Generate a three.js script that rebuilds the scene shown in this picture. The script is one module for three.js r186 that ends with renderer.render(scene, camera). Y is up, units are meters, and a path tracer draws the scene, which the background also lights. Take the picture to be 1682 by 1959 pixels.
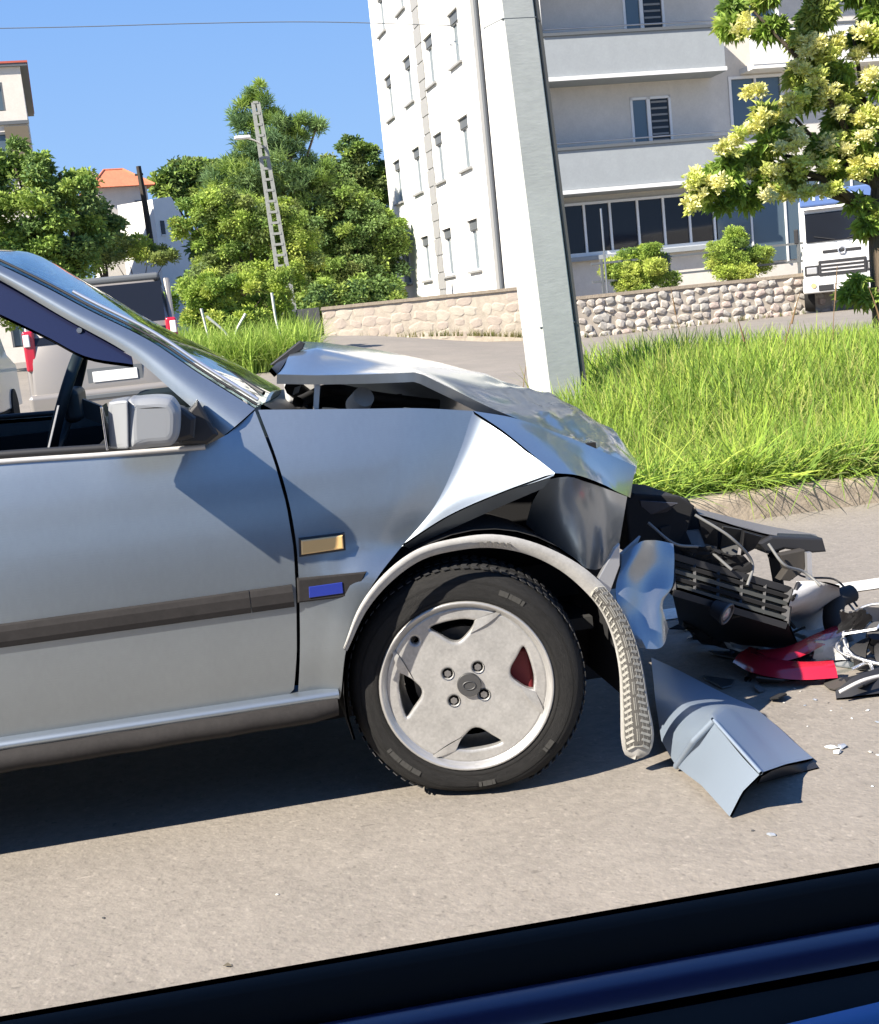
import * as THREE from 'three';
import { mergeGeometries, toCreasedNormals } from 'three/addons/utils/BufferGeometryUtils.js';
import { RoundedBoxGeometry } from 'three/addons/geometries/RoundedBoxGeometry.js';

// ------------------------------------------------------------------ camera, sky, sun, exposure
const PW = 1682, PH = 1959, FPX = 2455;                       // the photograph's pixels and focal length in pixels
const YAW = 0.1658, PITCH = 0.15544, ROLL = 0.10334;
const EYE = new THREE.Vector3(-0.4806, 1.1345, 2.8256);
const camF = new THREE.Vector3(Math.sin(YAW) * Math.cos(PITCH), -Math.sin(PITCH), -Math.cos(YAW) * Math.cos(PITCH));
const camR0 = new THREE.Vector3(Math.cos(YAW), 0, Math.sin(YAW));
const camU0 = new THREE.Vector3().crossVectors(camR0, camF);
const camR = camR0.clone().multiplyScalar(Math.cos(ROLL)).addScaledVector(camU0, -Math.sin(ROLL));
const camU = camR0.clone().multiplyScalar(Math.sin(ROLL)).addScaledVector(camU0, Math.cos(ROLL));
const scene = new THREE.Scene();
const camera = new THREE.PerspectiveCamera(2 * Math.atan(PH / 2 / FPX) * 180 / Math.PI, PW / PH, 0.05, 2000);
camera.position.copy(EYE);
camera.quaternion.setFromRotationMatrix(new THREE.Matrix4().makeBasis(camR, camU, camF.clone().negate()));
scene.add(camera);

const EXPOSURE = 2.7;
const renderer = new THREE.WebGLRenderer({ antialias: true });
renderer.toneMapping = THREE.LinearToneMapping;
renderer.toneMappingExposure = EXPOSURE;
renderer.shadowMap.enabled = true;

const SUN = new THREE.Vector3(-0.30, 0.29, 0.17).normalize();
const sun = new THREE.DirectionalLight(new THREE.Color().setRGB(1, 0.92, 0.8), 4.6);
sun.position.copy(SUN).multiplyScalar(60);
sun.target.position.set(2, 0, -10);
sun.position.add(sun.target.position);
sun.castShadow = true;
sun.shadow.mapSize.set(4096, 4096);
Object.assign(sun.shadow.camera, { left: -60, right: 60, top: 60, bottom: -60, near: 1, far: 200 });
scene.add(sun, sun.target);

{ // clear blue sky: pale at the horizon, deeper overhead
  const w = 256, h = 256, d = new Float32Array(w * h * 4);
  const stops = [[-1, .10, .095, .085], [-0.02, .12, .115, .10], [0, .155, .225, .345], [0.12, .125, .215, .365], [0.3, .080, .165, .345], [0.65, .045, .11, .28], [1, .03, .08, .23]];
  for (let j = 0; j < h; j++) {
    const e = Math.sin(((j + .5) / h - .5) * Math.PI);
    let k = 0; while (k < stops.length - 2 && e > stops[k + 1][0]) k++;
    const a = stops[k], b = stops[k + 1], t = Math.min(1, Math.max(0, (e - a[0]) / (b[0] - a[0])));
    for (let i = 0; i < w; i++) { const o = (j * w + i) * 4; for (let c = 0; c < 3; c++) d[o + c] = a[c + 1] + (b[c + 1] - a[c + 1]) * t; d[o + 3] = 1; }
  }
  const sky = new THREE.DataTexture(d, w, h, THREE.RGBAFormat, THREE.FloatType);
  sky.mapping = THREE.EquirectangularReflectionMapping; sky.magFilter = sky.minFilter = THREE.LinearFilter; sky.needsUpdate = true;
  scene.background = sky; scene.environment = sky;
}

// ------------------------------------------------------------------ helpers
let seed = 7;
function rnd() { seed |= 0; seed = seed + 0x6D2B79F5 | 0; let t = Math.imul(seed ^ seed >>> 15, 1 | seed); t = t + Math.imul(t ^ t >>> 7, 61 | t) ^ t; return ((t ^ t >>> 14) >>> 0) / 4294967296; }
const R = (a, b) => a + (b - a) * rnd();
const v3 = (x, y, z) => new THREE.Vector3(x, y, z);
const lerp = (a, b, t) => a + (b - a) * t;
const clamp = (x, a = 0, b = 1) => Math.min(b, Math.max(a, x));
const smooth = t => { t = clamp(t); return t * t * (3 - 2 * t); };
function ray(px, py) { return camF.clone().addScaledVector(camR, (px - PW / 2) / FPX).addScaledVector(camU, -(py - PH / 2) / FPX); }
const onZ = (px, py, z) => { const d = ray(px, py); return EYE.clone().addScaledVector(d, (z - EYE.z) / d.z); };
const onY = (px, py, y) => { const d = ray(px, py); return EYE.clone().addScaledVector(d, (y - EYE.y) / d.y); };

const names = {};
function numbered(n) { const k = names[n] = (names[n] ?? -1) + 1; return k ? `${n}_${String(k).padStart(3, '0')}` : n; }
function shade(o) { o.traverse(c => { if (c.isMesh) { c.castShadow = true; c.receiveShadow = true; } }); return o; }
function thing(name, label, category, group, pos = [0, 0, 0], turn = 0) {
  const g = new THREE.Group(); g.name = numbered(name); g.position.set(...pos); g.rotation.y = turn;
  g.userData = { label, category }; if (group) g.userData.group = group; scene.add(g); return g;
}
function part(name, geo, m, parent, label) {
  const o = new THREE.Mesh(Array.isArray(geo) ? merge(geo) : geo, m); o.name = name; o.castShadow = o.receiveShadow = true; parent.add(o);
  if (label) o.userData.label = label; return o;
}
function solo(name, geo, m, label, category, group) {
  const o = part(numbered(name), geo, m, scene); o.userData = { label, category }; if (group) o.userData.group = group; return o;
}
function struct(name, geo, m) { const o = part(numbered(name), geo, m, scene); o.userData = { kind: 'structure' }; return o; }
function merge(list) {
  return mergeGeometries(list.map(g => { g = g.index ? g.toNonIndexed() : g; for (const k of Object.keys(g.attributes)) if (!['position', 'normal', 'uv'].includes(k)) g.deleteAttribute(k);
    if (!g.attributes.uv) g.setAttribute('uv', new THREE.BufferAttribute(new Float32Array(g.attributes.position.count * 2), 2)); return g; }));
}
// box with uv in metres
function box(w, h, d, x = 0, y = 0, z = 0) {
  const g = new THREE.BoxGeometry(w, h, d); const p = g.attributes.position, n = g.attributes.normal, u = g.attributes.uv;
  for (let i = 0; i < p.count; i++) { const X = p.getX(i), Y = p.getY(i), Z = p.getZ(i); if (Math.abs(n.getX(i)) > .5) u.setXY(i, Z, Y); else if (Math.abs(n.getY(i)) > .5) u.setXY(i, X, Z); else u.setXY(i, X, Y); }
  return g.translate(x, y, z);
}
const rbox = (w, h, d, r, x = 0, y = 0, z = 0) => new RoundedBoxGeometry(w, h, d, 2, r).translate(x, y, z);
function cyl(r0, r1, h, seg = 20) { return new THREE.CylinderGeometry(r0, r1, h, seg); }
function tube(pts, r, seg = 24, rad = 6, curved = true) {
  const c = curved ? new THREE.CatmullRomCurve3(pts) : (() => { const q = new THREE.CurvePath(); for (let i = 0; i + 1 < pts.length; i++) q.add(new THREE.LineCurve3(pts[i], pts[i + 1])); return q; })();
  return new THREE.TubeGeometry(c, seg, r, rad, false);
}
function taper(pts, r0, r1, seg = 8, rad = 7) {
  const c = new THREE.CatmullRomCurve3(pts), g = new THREE.TubeGeometry(c, seg, 1, rad, false), p = g.attributes.position;
  for (let i = 0; i <= seg; i++) { const o = c.getPointAt(i / seg), r = lerp(r0, r1, i / seg);
    for (let j = 0; j <= rad; j++) { const k = i * (rad + 1) + j; p.setXYZ(k, o.x + (p.getX(k) - o.x) * r, o.y + (p.getY(k) - o.y) * r, o.z + (p.getZ(k) - o.z) * r); } }
  g.computeVertexNormals(); return g;
}
function bar(a, b, w, h) { // straight box bar between two points
  const L = a.distanceTo(b), g = box(w, h, L), m = new THREE.Matrix4().lookAt(a, b, Math.abs(b.y - a.y) > .95 * L ? v3(1, 0, 0) : v3(0, 1, 0)); m.setPosition(a.clone().lerp(b, .5)); return g.applyMatrix4(m);
}
// resample a polyline by length
function resample(pts, n, curved = false) {
  if (curved && pts.length > 2) return new THREE.CatmullRomCurve3(pts, false, 'centripetal').getSpacedPoints(n);
  const L = [0]; for (let i = 1; i < pts.length; i++) L.push(L[i - 1] + pts[i].distanceTo(pts[i - 1]));
  const out = []; let k = 0;
  for (let i = 0; i <= n; i++) { const s = L[L.length - 1] * i / n; while (k < pts.length - 2 && s > L[k + 1]) k++; out.push(pts[k].clone().lerp(pts[k + 1], clamp((s - L[k]) / (L[k + 1] - L[k] || 1)))); }
  return out;
}
// Coons patch: grid[v][u], v from top to bottom, u from left to right
function coons(top, bottom, left, right, nu, nv, curved = true) {
  const T = resample(top, nu, curved), B = resample(bottom, nu, curved), Lf = resample(left, nv, curved), Rt = resample(right, nv, curved), g = [];
  for (let j = 0; j <= nv; j++) { const v = j / nv, row = []; for (let i = 0; i <= nu; i++) { const u = i / nu;
    const p = v3(0, 0, 0).addScaledVector(T[i], 1 - v).addScaledVector(B[i], v).addScaledVector(Lf[j], 1 - u).addScaledVector(Rt[j], u)
      .addScaledVector(T[0], -(1 - u) * (1 - v)).addScaledVector(T[nu], -u * (1 - v)).addScaledVector(B[0], -(1 - u) * v).addScaledVector(B[nu], -u * v);
    row.push(p); } g.push(row); }
  return g;
}
function loft(rails, nu, curved = true) { return rails.map(r => resample(r, nu, curved)); }
// solid sheet from a grid of points
function sheet(grid, th = .006, crease = 0) {
  const nv = grid.length, nu = grid[0].length, N = [];
  for (let j = 0; j < nv; j++) for (let i = 0; i < nu; i++) {
    const a = grid[j][Math.min(i + 1, nu - 1)].clone().sub(grid[j][Math.max(i - 1, 0)]), b = grid[Math.max(j - 1, 0)][i].clone().sub(grid[Math.min(j + 1, nv - 1)][i]);
    N.push(a.cross(b).normalize()); }
  const pos = [], nor = [], uv = [], idx = [];
  for (const side of [0, 1]) for (let j = 0; j < nv; j++) for (let i = 0; i < nu; i++) { const n = N[j * nu + i], p = grid[j][i].clone().addScaledVector(n, side ? -th : 0); pos.push(p.x, p.y, p.z); const s = side ? -1 : 1; nor.push(n.x * s, n.y * s, n.z * s); uv.push(p.x, Math.abs(n.y) > .8 ? p.z : p.y); }
  const o = nv * nu;
  for (let j = 0; j + 1 < nv; j++) for (let i = 0; i + 1 < nu; i++) { const a = j * nu + i, b = a + 1, c = a + nu, d = c + 1; idx.push(a, c, b, b, c, d, o + a, o + b, o + c, o + b, o + d, o + c); }
  const rim = []; for (let i = 0; i < nu; i++) rim.push(i); for (let j = 1; j < nv; j++) rim.push(j * nu + nu - 1); for (let i = nu - 2; i >= 0; i--) rim.push((nv - 1) * nu + i); for (let j = nv - 2; j > 0; j--) rim.push(j * nu);
  for (let k = 0; k < rim.length; k++) { const a = rim[k], b = rim[(k + 1) % rim.length], base = pos.length / 3; const A = v3(...pos.slice(a * 3, a * 3 + 3)), B = v3(...pos.slice(b * 3, b * 3 + 3)), C = v3(...pos.slice((o + a) * 3, (o + a) * 3 + 3)); const n = B.clone().sub(A).cross(C.clone().sub(A)).normalize().negate();
    for (const q of [a, b, o + a, o + b]) { pos.push(pos[q * 3], pos[q * 3 + 1], pos[q * 3 + 2]); nor.push(n.x, n.y, n.z); uv.push(uv[q * 2], uv[q * 2 + 1]); }
    idx.push(base, base + 1, base + 2, base + 1, base + 3, base + 2); }
  let g = new THREE.BufferGeometry(); g.setAttribute('position', new THREE.Float32BufferAttribute(pos, 3)); g.setAttribute('normal', new THREE.Float32BufferAttribute(nor, 3)); g.setAttribute('uv', new THREE.Float32BufferAttribute(uv, 2)); g.setIndex(idx);
  if (crease) g = toCreasedNormals(g, crease);
  return g;
}
// prism: outline of points in one plane given by px list at depth plane z, pushed back by d
function slab(pxs, z, d, bevel = .004) {
  const P = pxs.map(([x, y]) => onZ(x, y, z)), s = new THREE.Shape(P.map(p => new THREE.Vector2(p.x, p.y)));
  const g = new THREE.ExtrudeGeometry(s, { depth: d, bevelEnabled: bevel > 0, bevelThickness: bevel, bevelSize: bevel, bevelOffset: -bevel, bevelSegments: 2, curveSegments: 6 }); return g.translate(0, 0, z - d - bevel);
}
function roundSlab(pxs, z, d, bevel) { // the same with a smooth outline
  const c = new THREE.CatmullRomCurve3(pxs.map(([x, y]) => onZ(x, y, z)), true, 'catmullrom', .35).getPoints(44), s = new THREE.Shape(c.map(p => new THREE.Vector2(p.x, p.y)));
  return new THREE.ExtrudeGeometry(s, { depth: d, bevelEnabled: true, bevelThickness: bevel, bevelSize: bevel, bevelOffset: -bevel, bevelSegments: 5 }).translate(0, 0, z - d - bevel);
}

// ------------------------------------------------------------------ noise textures and materials
function vnoise(n, cells, s) { // tiling value noise in an n x n array
  const old = seed; seed = s; const g = Array.from({ length: cells * cells }, rnd); seed = old; const out = new Float32Array(n * n);
  for (let j = 0; j < n; j++) for (let i = 0; i < n; i++) { const x = i / n * cells, y = j / n * cells, a = x | 0, b = y | 0, u = smooth(x - a), w = smooth(y - b), A = (a + 1) % cells, B = (b + 1) % cells;
    out[j * n + i] = lerp(lerp(g[b * cells + a], g[b * cells + A], u), lerp(g[B * cells + a], g[B * cells + A], u), w); }
  return out;
}
function fbm(n, start, oct, s) { const o = new Float32Array(n * n); let amp = 1, tot = 0; for (let k = 0; k < oct; k++) { const v = vnoise(n, Math.min(n, start << k), s + k); for (let i = 0; i < o.length; i++) o[i] += v[i] * amp; tot += amp; amp *= .6; } for (let i = 0; i < o.length; i++) o[i] /= tot; return o; }
function tex(n, fn, size = 1, srgb = false) { // fn(i, x, y) -> [r,g,b] 0..1 ; size = metres per repeat
  const d = new Uint8Array(n * n * 4);
  for (let i = 0; i < n * n; i++) { const c = fn(i, i % n, (i / n) | 0); d[i * 4] = clamp(c[0]) * 255; d[i * 4 + 1] = clamp(c[1]) * 255; d[i * 4 + 2] = clamp(c[2]) * 255; d[i * 4 + 3] = 255; }
  const t = new THREE.DataTexture(d, n, n); t.wrapS = t.wrapT = THREE.RepeatWrapping; t.magFilter = THREE.LinearFilter; t.minFilter = THREE.LinearMipmapLinearFilter; t.generateMipmaps = true; t.repeat.set(1 / size, 1 / size); if (srgb) t.colorSpace = THREE.SRGBColorSpace; t.needsUpdate = true; return t;
}
const toS = c => Math.pow(clamp(c), 1 / 2.2);
const N1 = 512, fine = fbm(N1, 64, 3, 11), mid = fbm(N1, 12, 4, 23), coarse = fbm(N1, 4, 5, 41);
function mottled(rgb, amp, size, wF = .5, wM = .5, speck) { return tex(N1, i => { let k = 1 + amp * ((fine[i] - .5) * 2 * wF + (mid[i] - .5) * 2 * wM + (coarse[i] - .5) * .8); const s = speck ? speck(i) : 0; return rgb.map(c => toS(c * k + s)); }, size, true); }
const bumpF = tex(N1, i => [fine[i], fine[i], fine[i]], 1), bumpM = tex(N1, i => [mid[i], mid[i], mid[i]], 1.5);
const rep = (t, s) => { const c = t.clone(); c.repeat.set(1 / s, 1 / s); c.needsUpdate = true; return c; };
const rgb = (r, g, b) => new THREE.Color().setRGB(r, g, b);
const std = (r, g, b, rough = .8, metal = 0, extra = {}) => new THREE.MeshStandardMaterial({ color: rgb(r, g, b), roughness: rough, metalness: metal, ...extra });
const phys = (r, g, b, rough, metal, extra = {}) => new THREE.MeshPhysicalMaterial({ color: rgb(r, g, b), roughness: rough, metalness: metal, ...extra });
const white1 = [1, 1, 1];

const asphaltTex = (() => { // bleached asphalt: pale binder, dark and light aggregate, broad stains
  const n = 1024, f = fbm(n, 256, 2, 91), m = fbm(n, 20, 4, 93), c = fbm(n, 3, 5, 95), st = vnoise(n, 512, 97), s2 = vnoise(n, 170, 99);
  return tex(n, i => { let k = 1 + .28 * (f[i] - .5) + .20 * (m[i] - .5) + .34 * (c[i] - .5); if (st[i] > .93) k *= 1.25; if (st[i] < .05) k *= .7; if (s2[i] > .97) k *= 1.3; if (s2[i] < .022) k *= .65; const w = (c[i] - .5) * .05; return [toS(.216 * k + w * .12), toS(.192 * k), toS(.163 * k - w * .1)]; }, 4.2, true);
})();
const M = {
  asphalt: std(1, 1, 1, .93, 0, { map: asphaltTex, bumpMap: rep(bumpF, .6), bumpScale: .0016 }),
  soil: std(1, 1, 1, 1, 0, { map: mottled([.20, .17, .09], .6, 3), bumpMap: rep(bumpM, 1), bumpScale: .05 }),
  terrain: std(1, 1, 1, 1, 0, { map: mottled([.22, .19, .11], .5, 9) }),
  kerb: std(1, 1, 1, .9, 0, { map: mottled([.30, .25, .19], .35, 1.6), bumpMap: rep(bumpM, .5), bumpScale: .006 }),
  linePaint: std(1, 1, 1, .7, 0, { map: mottled([.62, .60, .55], .35, .8) }),
  concrete: std(1, 1, 1, .85, 0, { map: mottled([.50, .51, .48], .16, 1.4), bumpMap: rep(bumpF, .8), bumpScale: .0006 }),
  stucco: std(1, 1, 1, .9, 0, { map: mottled([.78, .77, .74], .07, 5) }),
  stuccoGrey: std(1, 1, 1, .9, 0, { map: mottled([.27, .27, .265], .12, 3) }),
  parapet: std(1, 1, 1, .85, 0, { map: mottled([.30, .325, .34], .1, 3) }),
  cream: std(1, 1, 1, .9, 0, { map: mottled([.62, .585, .53], .12, 3) }),
  trimDark: std(.10, .11, .12, .6),
  white: std(.75, .75, .74, .5),
  glassDark: phys(.012, .014, .02, .08, 0, { specularIntensity: .7 }),
  glassBlue: phys(.10, .14, .17, .15, .2),
  mortar: std(1, 1, 1, 1, 0, { map: mottled([.34, .30, .25], .4, 1.2) }),
  bark: std(1, 1, 1, .95, 0, { map: mottled([.10, .075, .05], .6, .6), bumpMap: rep(bumpM, .4), bumpScale: .02 }),
  paint: phys(.305, .345, .38, .35, .8, { clearcoat: 1, clearcoatRoughness: .12, map: tex(256, i => { const k = .95 + .10 * (fine[(i * 3) % fine.length] - .5) + .06 * (mid[i % mid.length] - .5) + .05 * (coarse[(i * 2) % coarse.length] - .5); return [toS(k), toS(k * .998), toS(k * .992)]; }, .7, true) }),
  blackPlastic: std(.018, .018, .02, .55), rubber: std(.02, .02, .021, .75), blackMatte: std(.006, .006, .007, .95),
  trim: phys(1, 1, 1, .75, 0, { specularIntensity: .4, map: mottled([.019, .017, .0165], .4, .4) }),
  navyFrame: phys(.009, .012, .04, .25, 0, { clearcoat: .6, clearcoatRoughness: .2 }),
  alloy: phys(1, 1, 1, .36, .55, { map: mottled([.45, .442, .425], .3, .35), clearcoat: .4, clearcoatRoughness: .2 }),
  steel: std(.45, .45, .45, .35, 1), darkSteel: std(.12, .12, .12, .5, .8),
  tyre: phys(1, 1, 1, .8, 0, { specularIntensity: .5, map: mottled([.014, .0135, .013], .8, .12), bumpMap: rep(bumpF, .1), bumpScale: .0015 }),
  archTrim: std(1, 1, 1, .65, 0, { map: mottled([.36, .35, .33], .25, .25) }),
  archBack: std(.085, .08, .072, .85), ribTan: std(1, 1, 1, .8, 0, { map: mottled([.31, .30, .265], .5, .12) }),
  amber: phys(.75, .48, .20, .2, 0, { clearcoat: 1 }), badge: phys(.02, .035, .24, .3, 0, { clearcoat: 1 }),
  red: phys(.42, .012, .03, .22, 0, { clearcoat: 1, clearcoatRoughness: .1 }), caliper: std(.16, .015, .02, .6),
  clearGlass: phys(.93, .97, .96, .02, 0, { transmission: 1, thickness: 0, ior: 1.5 }),
  screenGlass: phys(.80, .93, .95, .02, 0, { transmission: 1, thickness: 0, ior: 1.5 }),
  mirror: std(.85, .85, .85, .04, 1),
  greyPlastic: std(1, 1, 1, .6, 0, { map: mottled([.46, .455, .45], .15, .3) }),
  bay: std(.022, .022, .022, .8), seat: std(.03, .03, .035, .95),
  silverTrim: std(.65, .66, .68, .3, .8),
};

// ------------------------------------------------------------------ ground, roads, median
const KERB_Z = -2.86, MED_Z = -9.3;
const flat = (x0, x1, z0, z1, y, sx = 1, sz = 1) => { const g = new THREE.PlaneGeometry(x1 - x0, z1 - z0, sx, sz).rotateX(-Math.PI / 2).translate((x0 + x1) / 2, y, (z0 + z1) / 2), p = g.attributes.position, u = g.attributes.uv; for (let i = 0; i < p.count; i++) u.setXY(i, p.getX(i), p.getZ(i)); return g; };
const bank = (x, z) => .75 * smooth((8.9 - x) / 6.5) * smooth((-z - 20) / 13);
{
  const g = flat(-500, 500, -500, 500, -.03); struct('ground', g, M.terrain);
  struct('road', flat(-60, 60, KERB_Z, 14, 0), M.asphalt);
  struct('road_edge_line', flat(-60, 60, -1.44, -1.30, .004), M.linePaint);
  struct('far_road', flat(-60, 60, -29.5, MED_Z, -.004), M.asphalt);
  const t = flat(-45, 22, -75, -19.5, 0, 60, 50), p = t.attributes.position; for (let i = 0; i < p.count; i++) p.setY(i, bank(p.getX(i), p.getZ(i)) + .002 - .02 * (bank(p.getX(i), p.getZ(i)) < .001)); t.computeVertexNormals(); struct('terrain', t, M.asphalt);
  // median: soil bed between two kerbs
  const m = flat(-60, 60, MED_Z + .15, KERB_Z - .15, .10, 120, 14), q = m.attributes.position; for (let i = 0; i < q.count; i++) q.setY(i, .10 + .05 * (fine[(i * 37) % fine.length] - .3)); m.computeVertexNormals(); struct('median_soil', m, M.soil);
  const prof = new THREE.Shape(); prof.moveTo(0, -.05); prof.lineTo(.155, -.05); prof.lineTo(.15, .09); prof.quadraticCurveTo(.148, .128, .11, .13); prof.lineTo(0, .13);
  const kg = new THREE.ExtrudeGeometry(prof, { depth: 120, bevelEnabled: false, curveSegments: 5 }).rotateY(-Math.PI / 2);
  struct('kerb', kg.clone().translate(60, 0, KERB_Z - .15), M.kerb);
  struct('kerb', kg.clone().scale(1, 1, -1).translate(60, 0, MED_Z + .15), M.kerb);
}

// ------------------------------------------------------------------ the crashed silver car: x forward, its right side at z = 0
const CARW = 1.69;
function zs(x, y) { // section of the car's side: fullest at the rub strip, leaning in above the belt
  if (y > .9) return -.0459 - (y - .9) * .43 - .10 * Math.max(0, y - 1.2) ** 2;
  if (y > .55) return -.375 * (y - .55) ** 2 - .0;
  return -.62 * (.55 - y) ** 2;
}
function S(px, py, off = 0) { let p = onZ(px, py, 0); for (let k = 0; k < 4; k++) p = onZ(px, py, zs(p.x, p.y) + off); return p; }
const Wd = (x, y, off = 0) => v3(x, y, zs(x, y) + off);
const pS = (l, off = 0) => l.map(([a, b, o]) => S(a, b, o === undefined ? off : o));
const pZ = l => l.map(([a, b, z]) => onZ(a, b, z));
const car = thing('crashed_car', 'silver saloon car with crumpled bonnet, torn front wing and missing bumper', 'car');
function farSide(meshes) { for (const m of meshes) { const c = m.clone(); c.name = m.name; c.scale.z = -1; c.position.z = -CARW - m.position.z; car.add(c); for (const k of c.children) k.castShadow = true; } }
function regrid(g, fn) { for (const r of g) for (const p of r) fn(p); return g; }
const snap = off => p => { p.z = zs(p.x, p.y) + off; };
{
  const both = [];
  // door
  const doorEdge = [[488, 786], [524, 880], [548, 965], [562, 1050], [567, 1150], [568, 1250], [563, 1318], [548, 1334]];
  const doorG = regrid(coons([Wd(-1.43, .932), Wd(-.934, .914), S(390, 853), S(432, 834), S(488, 786)], [Wd(-1.43, .302), Wd(-1.02, .3055), S(548, 1334)], [Wd(-1.43, .932), Wd(-1.43, .6), Wd(-1.43, .302)], pS(doorEdge), 40, 26, false), snap(0));
  const door = part('door', sheet(doorG, .03), M.paint, car); both.push(door);
  part('rub_strip', [(() => { const s = new THREE.Shape([[0, .514], [.012, .518], [.016, .53], [.016, .552], [.012, .564], [0, .568]].map(a => new THREE.Vector2(...a))); return new THREE.ExtrudeGeometry(s, { depth: .97, bevelEnabled: false }).rotateY(-Math.PI / 2).translate(-.453, 0, -.003); })()], M.trim, door);
  part('rub_strip', [(() => { const s = new THREE.Shape([[0, .514], [.012, .518], [.017, .53], [.017, .552], [.012, .564], [0, .568]].map(a => new THREE.Vector2(...a))); return new THREE.ExtrudeGeometry(s, { depth: .094, bevelEnabled: false }).rotateY(-Math.PI / 2).translate(-.357, 0, -.003); })()], M.trim, door);
  // belt moulding: dark seal with a grey lip
  const b0 = [Wd(-1.43, .934), Wd(-.934, .918), S(200, 862), S(392, 847)];
  part('window_seal', tube(b0.map(p => p.clone().add(v3(0, .006, .004))), .009, 30, 8), M.blackPlastic, door);
  part('belt_moulding', tube(b0.map(p => p.clone().add(v3(0, -.008, .006))), .0065, 30, 8), M.greyPlastic, door);
  // window frame, dark, following the pillar
  const frameG = coons(pS([[-260, 450], [-100, 492], [0, 541], [125, 612], [252, 682]], -.018), pS([[-260, 500], [-100, 555], [0, 601], [90, 644], [165, 682], [254, 697]], -.018), pS([[-260, 450], [-260, 500]], -.018), pS([[252, 682], [254, 697]], -.018), 30, 5);
  both.push(part('window_frame', sheet(frameG, .02), M.navyFrame, car));
  part('frame_screw', cyl(.006, .006, .006, 12).rotateX(Math.PI / 2).translate(...S(152, 632, -.015).toArray()), M.steel, car);
  part('inner_frame', tube([Wd(-1.43, 1.30, -.03), Wd(-1.1, 1.29, -.03), S(0, 600, -.03), S(90, 642, -.03), S(165, 680, -.03), S(250, 690, -.03)], .006, 30, 6), M.blackPlastic, car);
  // A pillar and roof rail
  const pLow = pS([[-300, 432], [-100, 488], [0, 536], [125, 609], [250, 680], [340, 756], [429, 833], [489, 785]].slice(0, 7)), pUp = pS([[-300, 402], [-100, 462], [0, 507], [90, 551], [167, 592], [283, 650], [383, 716], [488, 782]]);
  const pillarG = coons(pUp, pLow, [pUp[0], pLow[0]], [pUp[7], pLow[6]], 40, 6);
  for (let j = 0; j < pillarG.length; j++) for (const p of pillarG[j]) p.z += .012 * Math.sin(Math.PI * j / 6);
  both.push(part('a_pillar', sheet(pillarG, .03), M.paint, car));
  both.push(part('roof_rail', sheet(coons([v3(-2.75, 1.30, -.235), v3(-2.0, 1.395, -.255), pUp[0]], [v3(-2.75, 1.24, -.21), v3(-2.0, 1.335, -.22), pLow[0]], [v3(-2.75, 1.30, -.235), v3(-2.75, 1.24, -.21)], [pUp[0], pLow[0]], 16, 3), .03), M.paint, car));
  // windscreen: from the near pillar over the bulging middle to the far pillar
  const edge = pUp.map(p => p.clone().add(v3(.004, .006, -.01)));
  const midRail = pZ([[-330, 385, -.845], [-110, 430, -.845], [0, 477, -.845], [70, 486, -.845], [150, 530, -.845], [300, 619, -.845], [430, 683, -.845], [535, 742, -.845]]);
  const far = edge.map(p => v3(p.x, p.y, -CARW - p.z)), e1 = resample(edge, 36, true), m1 = resample(midRail, 36, true), f1 = resample(far, 36, true), ws = [];
  for (let j = 0; j <= 24; j++) { const t = j / 24, row = []; for (let i = 0; i <= 36; i++) { const a = (1 - t) * (1 - 2 * t), b = 4 * t * (1 - t), c = t * (2 * t - 1); row.push(v3(0, 0, 0).addScaledVector(f1[i], a).addScaledVector(m1[i], b).addScaledVector(e1[i], c)); } ws.push(row); }
  part('windscreen', sheet(ws, .005), M.screenGlass, car);
  part('windscreen_trim', tube(e1.map(p => p.clone().add(v3(.002, .002, 0))), .0035, 50, 6), M.blackPlastic, car);
  part('windscreen_trim', tube(e1.slice(19).map(p => p.clone().add(v3(.006, .012, -.014))), .005, 30, 6), M.silverTrim, car);
  part('wiper', [tube([onZ(505, 752, -.3), onZ(420, 702, -.4), onZ(300, 640, -.5)], .006, 12, 6)], M.blackPlastic, car);
  // roof skin
  const rn = [], rf = [], rm = []; for (let i = 0; i <= 14; i++) { const t = i / 14, x = lerp(-2.75, edge[0].x + .01, t), y = lerp(1.30, edge[0].y, Math.pow(t, .45)); rn.push(v3(x, y, lerp(-.235, edge[0].z, t))); rm.push(v3(lerp(-2.75, midRail[0].x, t), lerp(1.35, midRail[0].y, Math.pow(t, .4)), -.845)); rf.push(v3(x, y, -CARW + .235)); }
  const rg = []; for (let j = 0; j <= 10; j++) { const t = j / 10, a = (1 - t) * (1 - 2 * t), b = 4 * t * (1 - t), c = t * (2 * t - 1); rg.push(rn.map((_, i) => v3(0, 0, 0).addScaledVector(rf[i], a).addScaledVector(rm[i], b).addScaledVector(rn[i], c))); }
  part('roof', sheet(rg, .02), M.paint, car);
  // sill: silver step and dark skirt
  const sprof = (pts, x0, x1, m, name) => part(name, sheet(pts.map(([y, z]) => resample([v3(x0, y, z), v3(x1, y, z)], 20)), .012), m, car);
  const sw = (x, i) => .0012 * Math.sin(x * 37 + i);
  both.push(sprof([[.318, -.06], [.303, -.026], [.296, -.016], [.285, -.016], [.281, -.026]], -2.2, -.28, M.paint, 'sill'));
  const skG = [[.286, -.022], [.279, -.008], [.264, .001], [.246, .001], [.232, -.02], [.215, -.09]].map(([y, z]) => resample([v3(-2.2, y - .006, z), v3(-.32, y + .004, z), v3(-.285, y + .008, z - .01)], 30)); for (const r of skG) r.forEach((p, i) => { p.y += sw(p.x, 0); });
  both.push(part('sill_skirt', sheet(skG, .01), M.trim, car));

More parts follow.
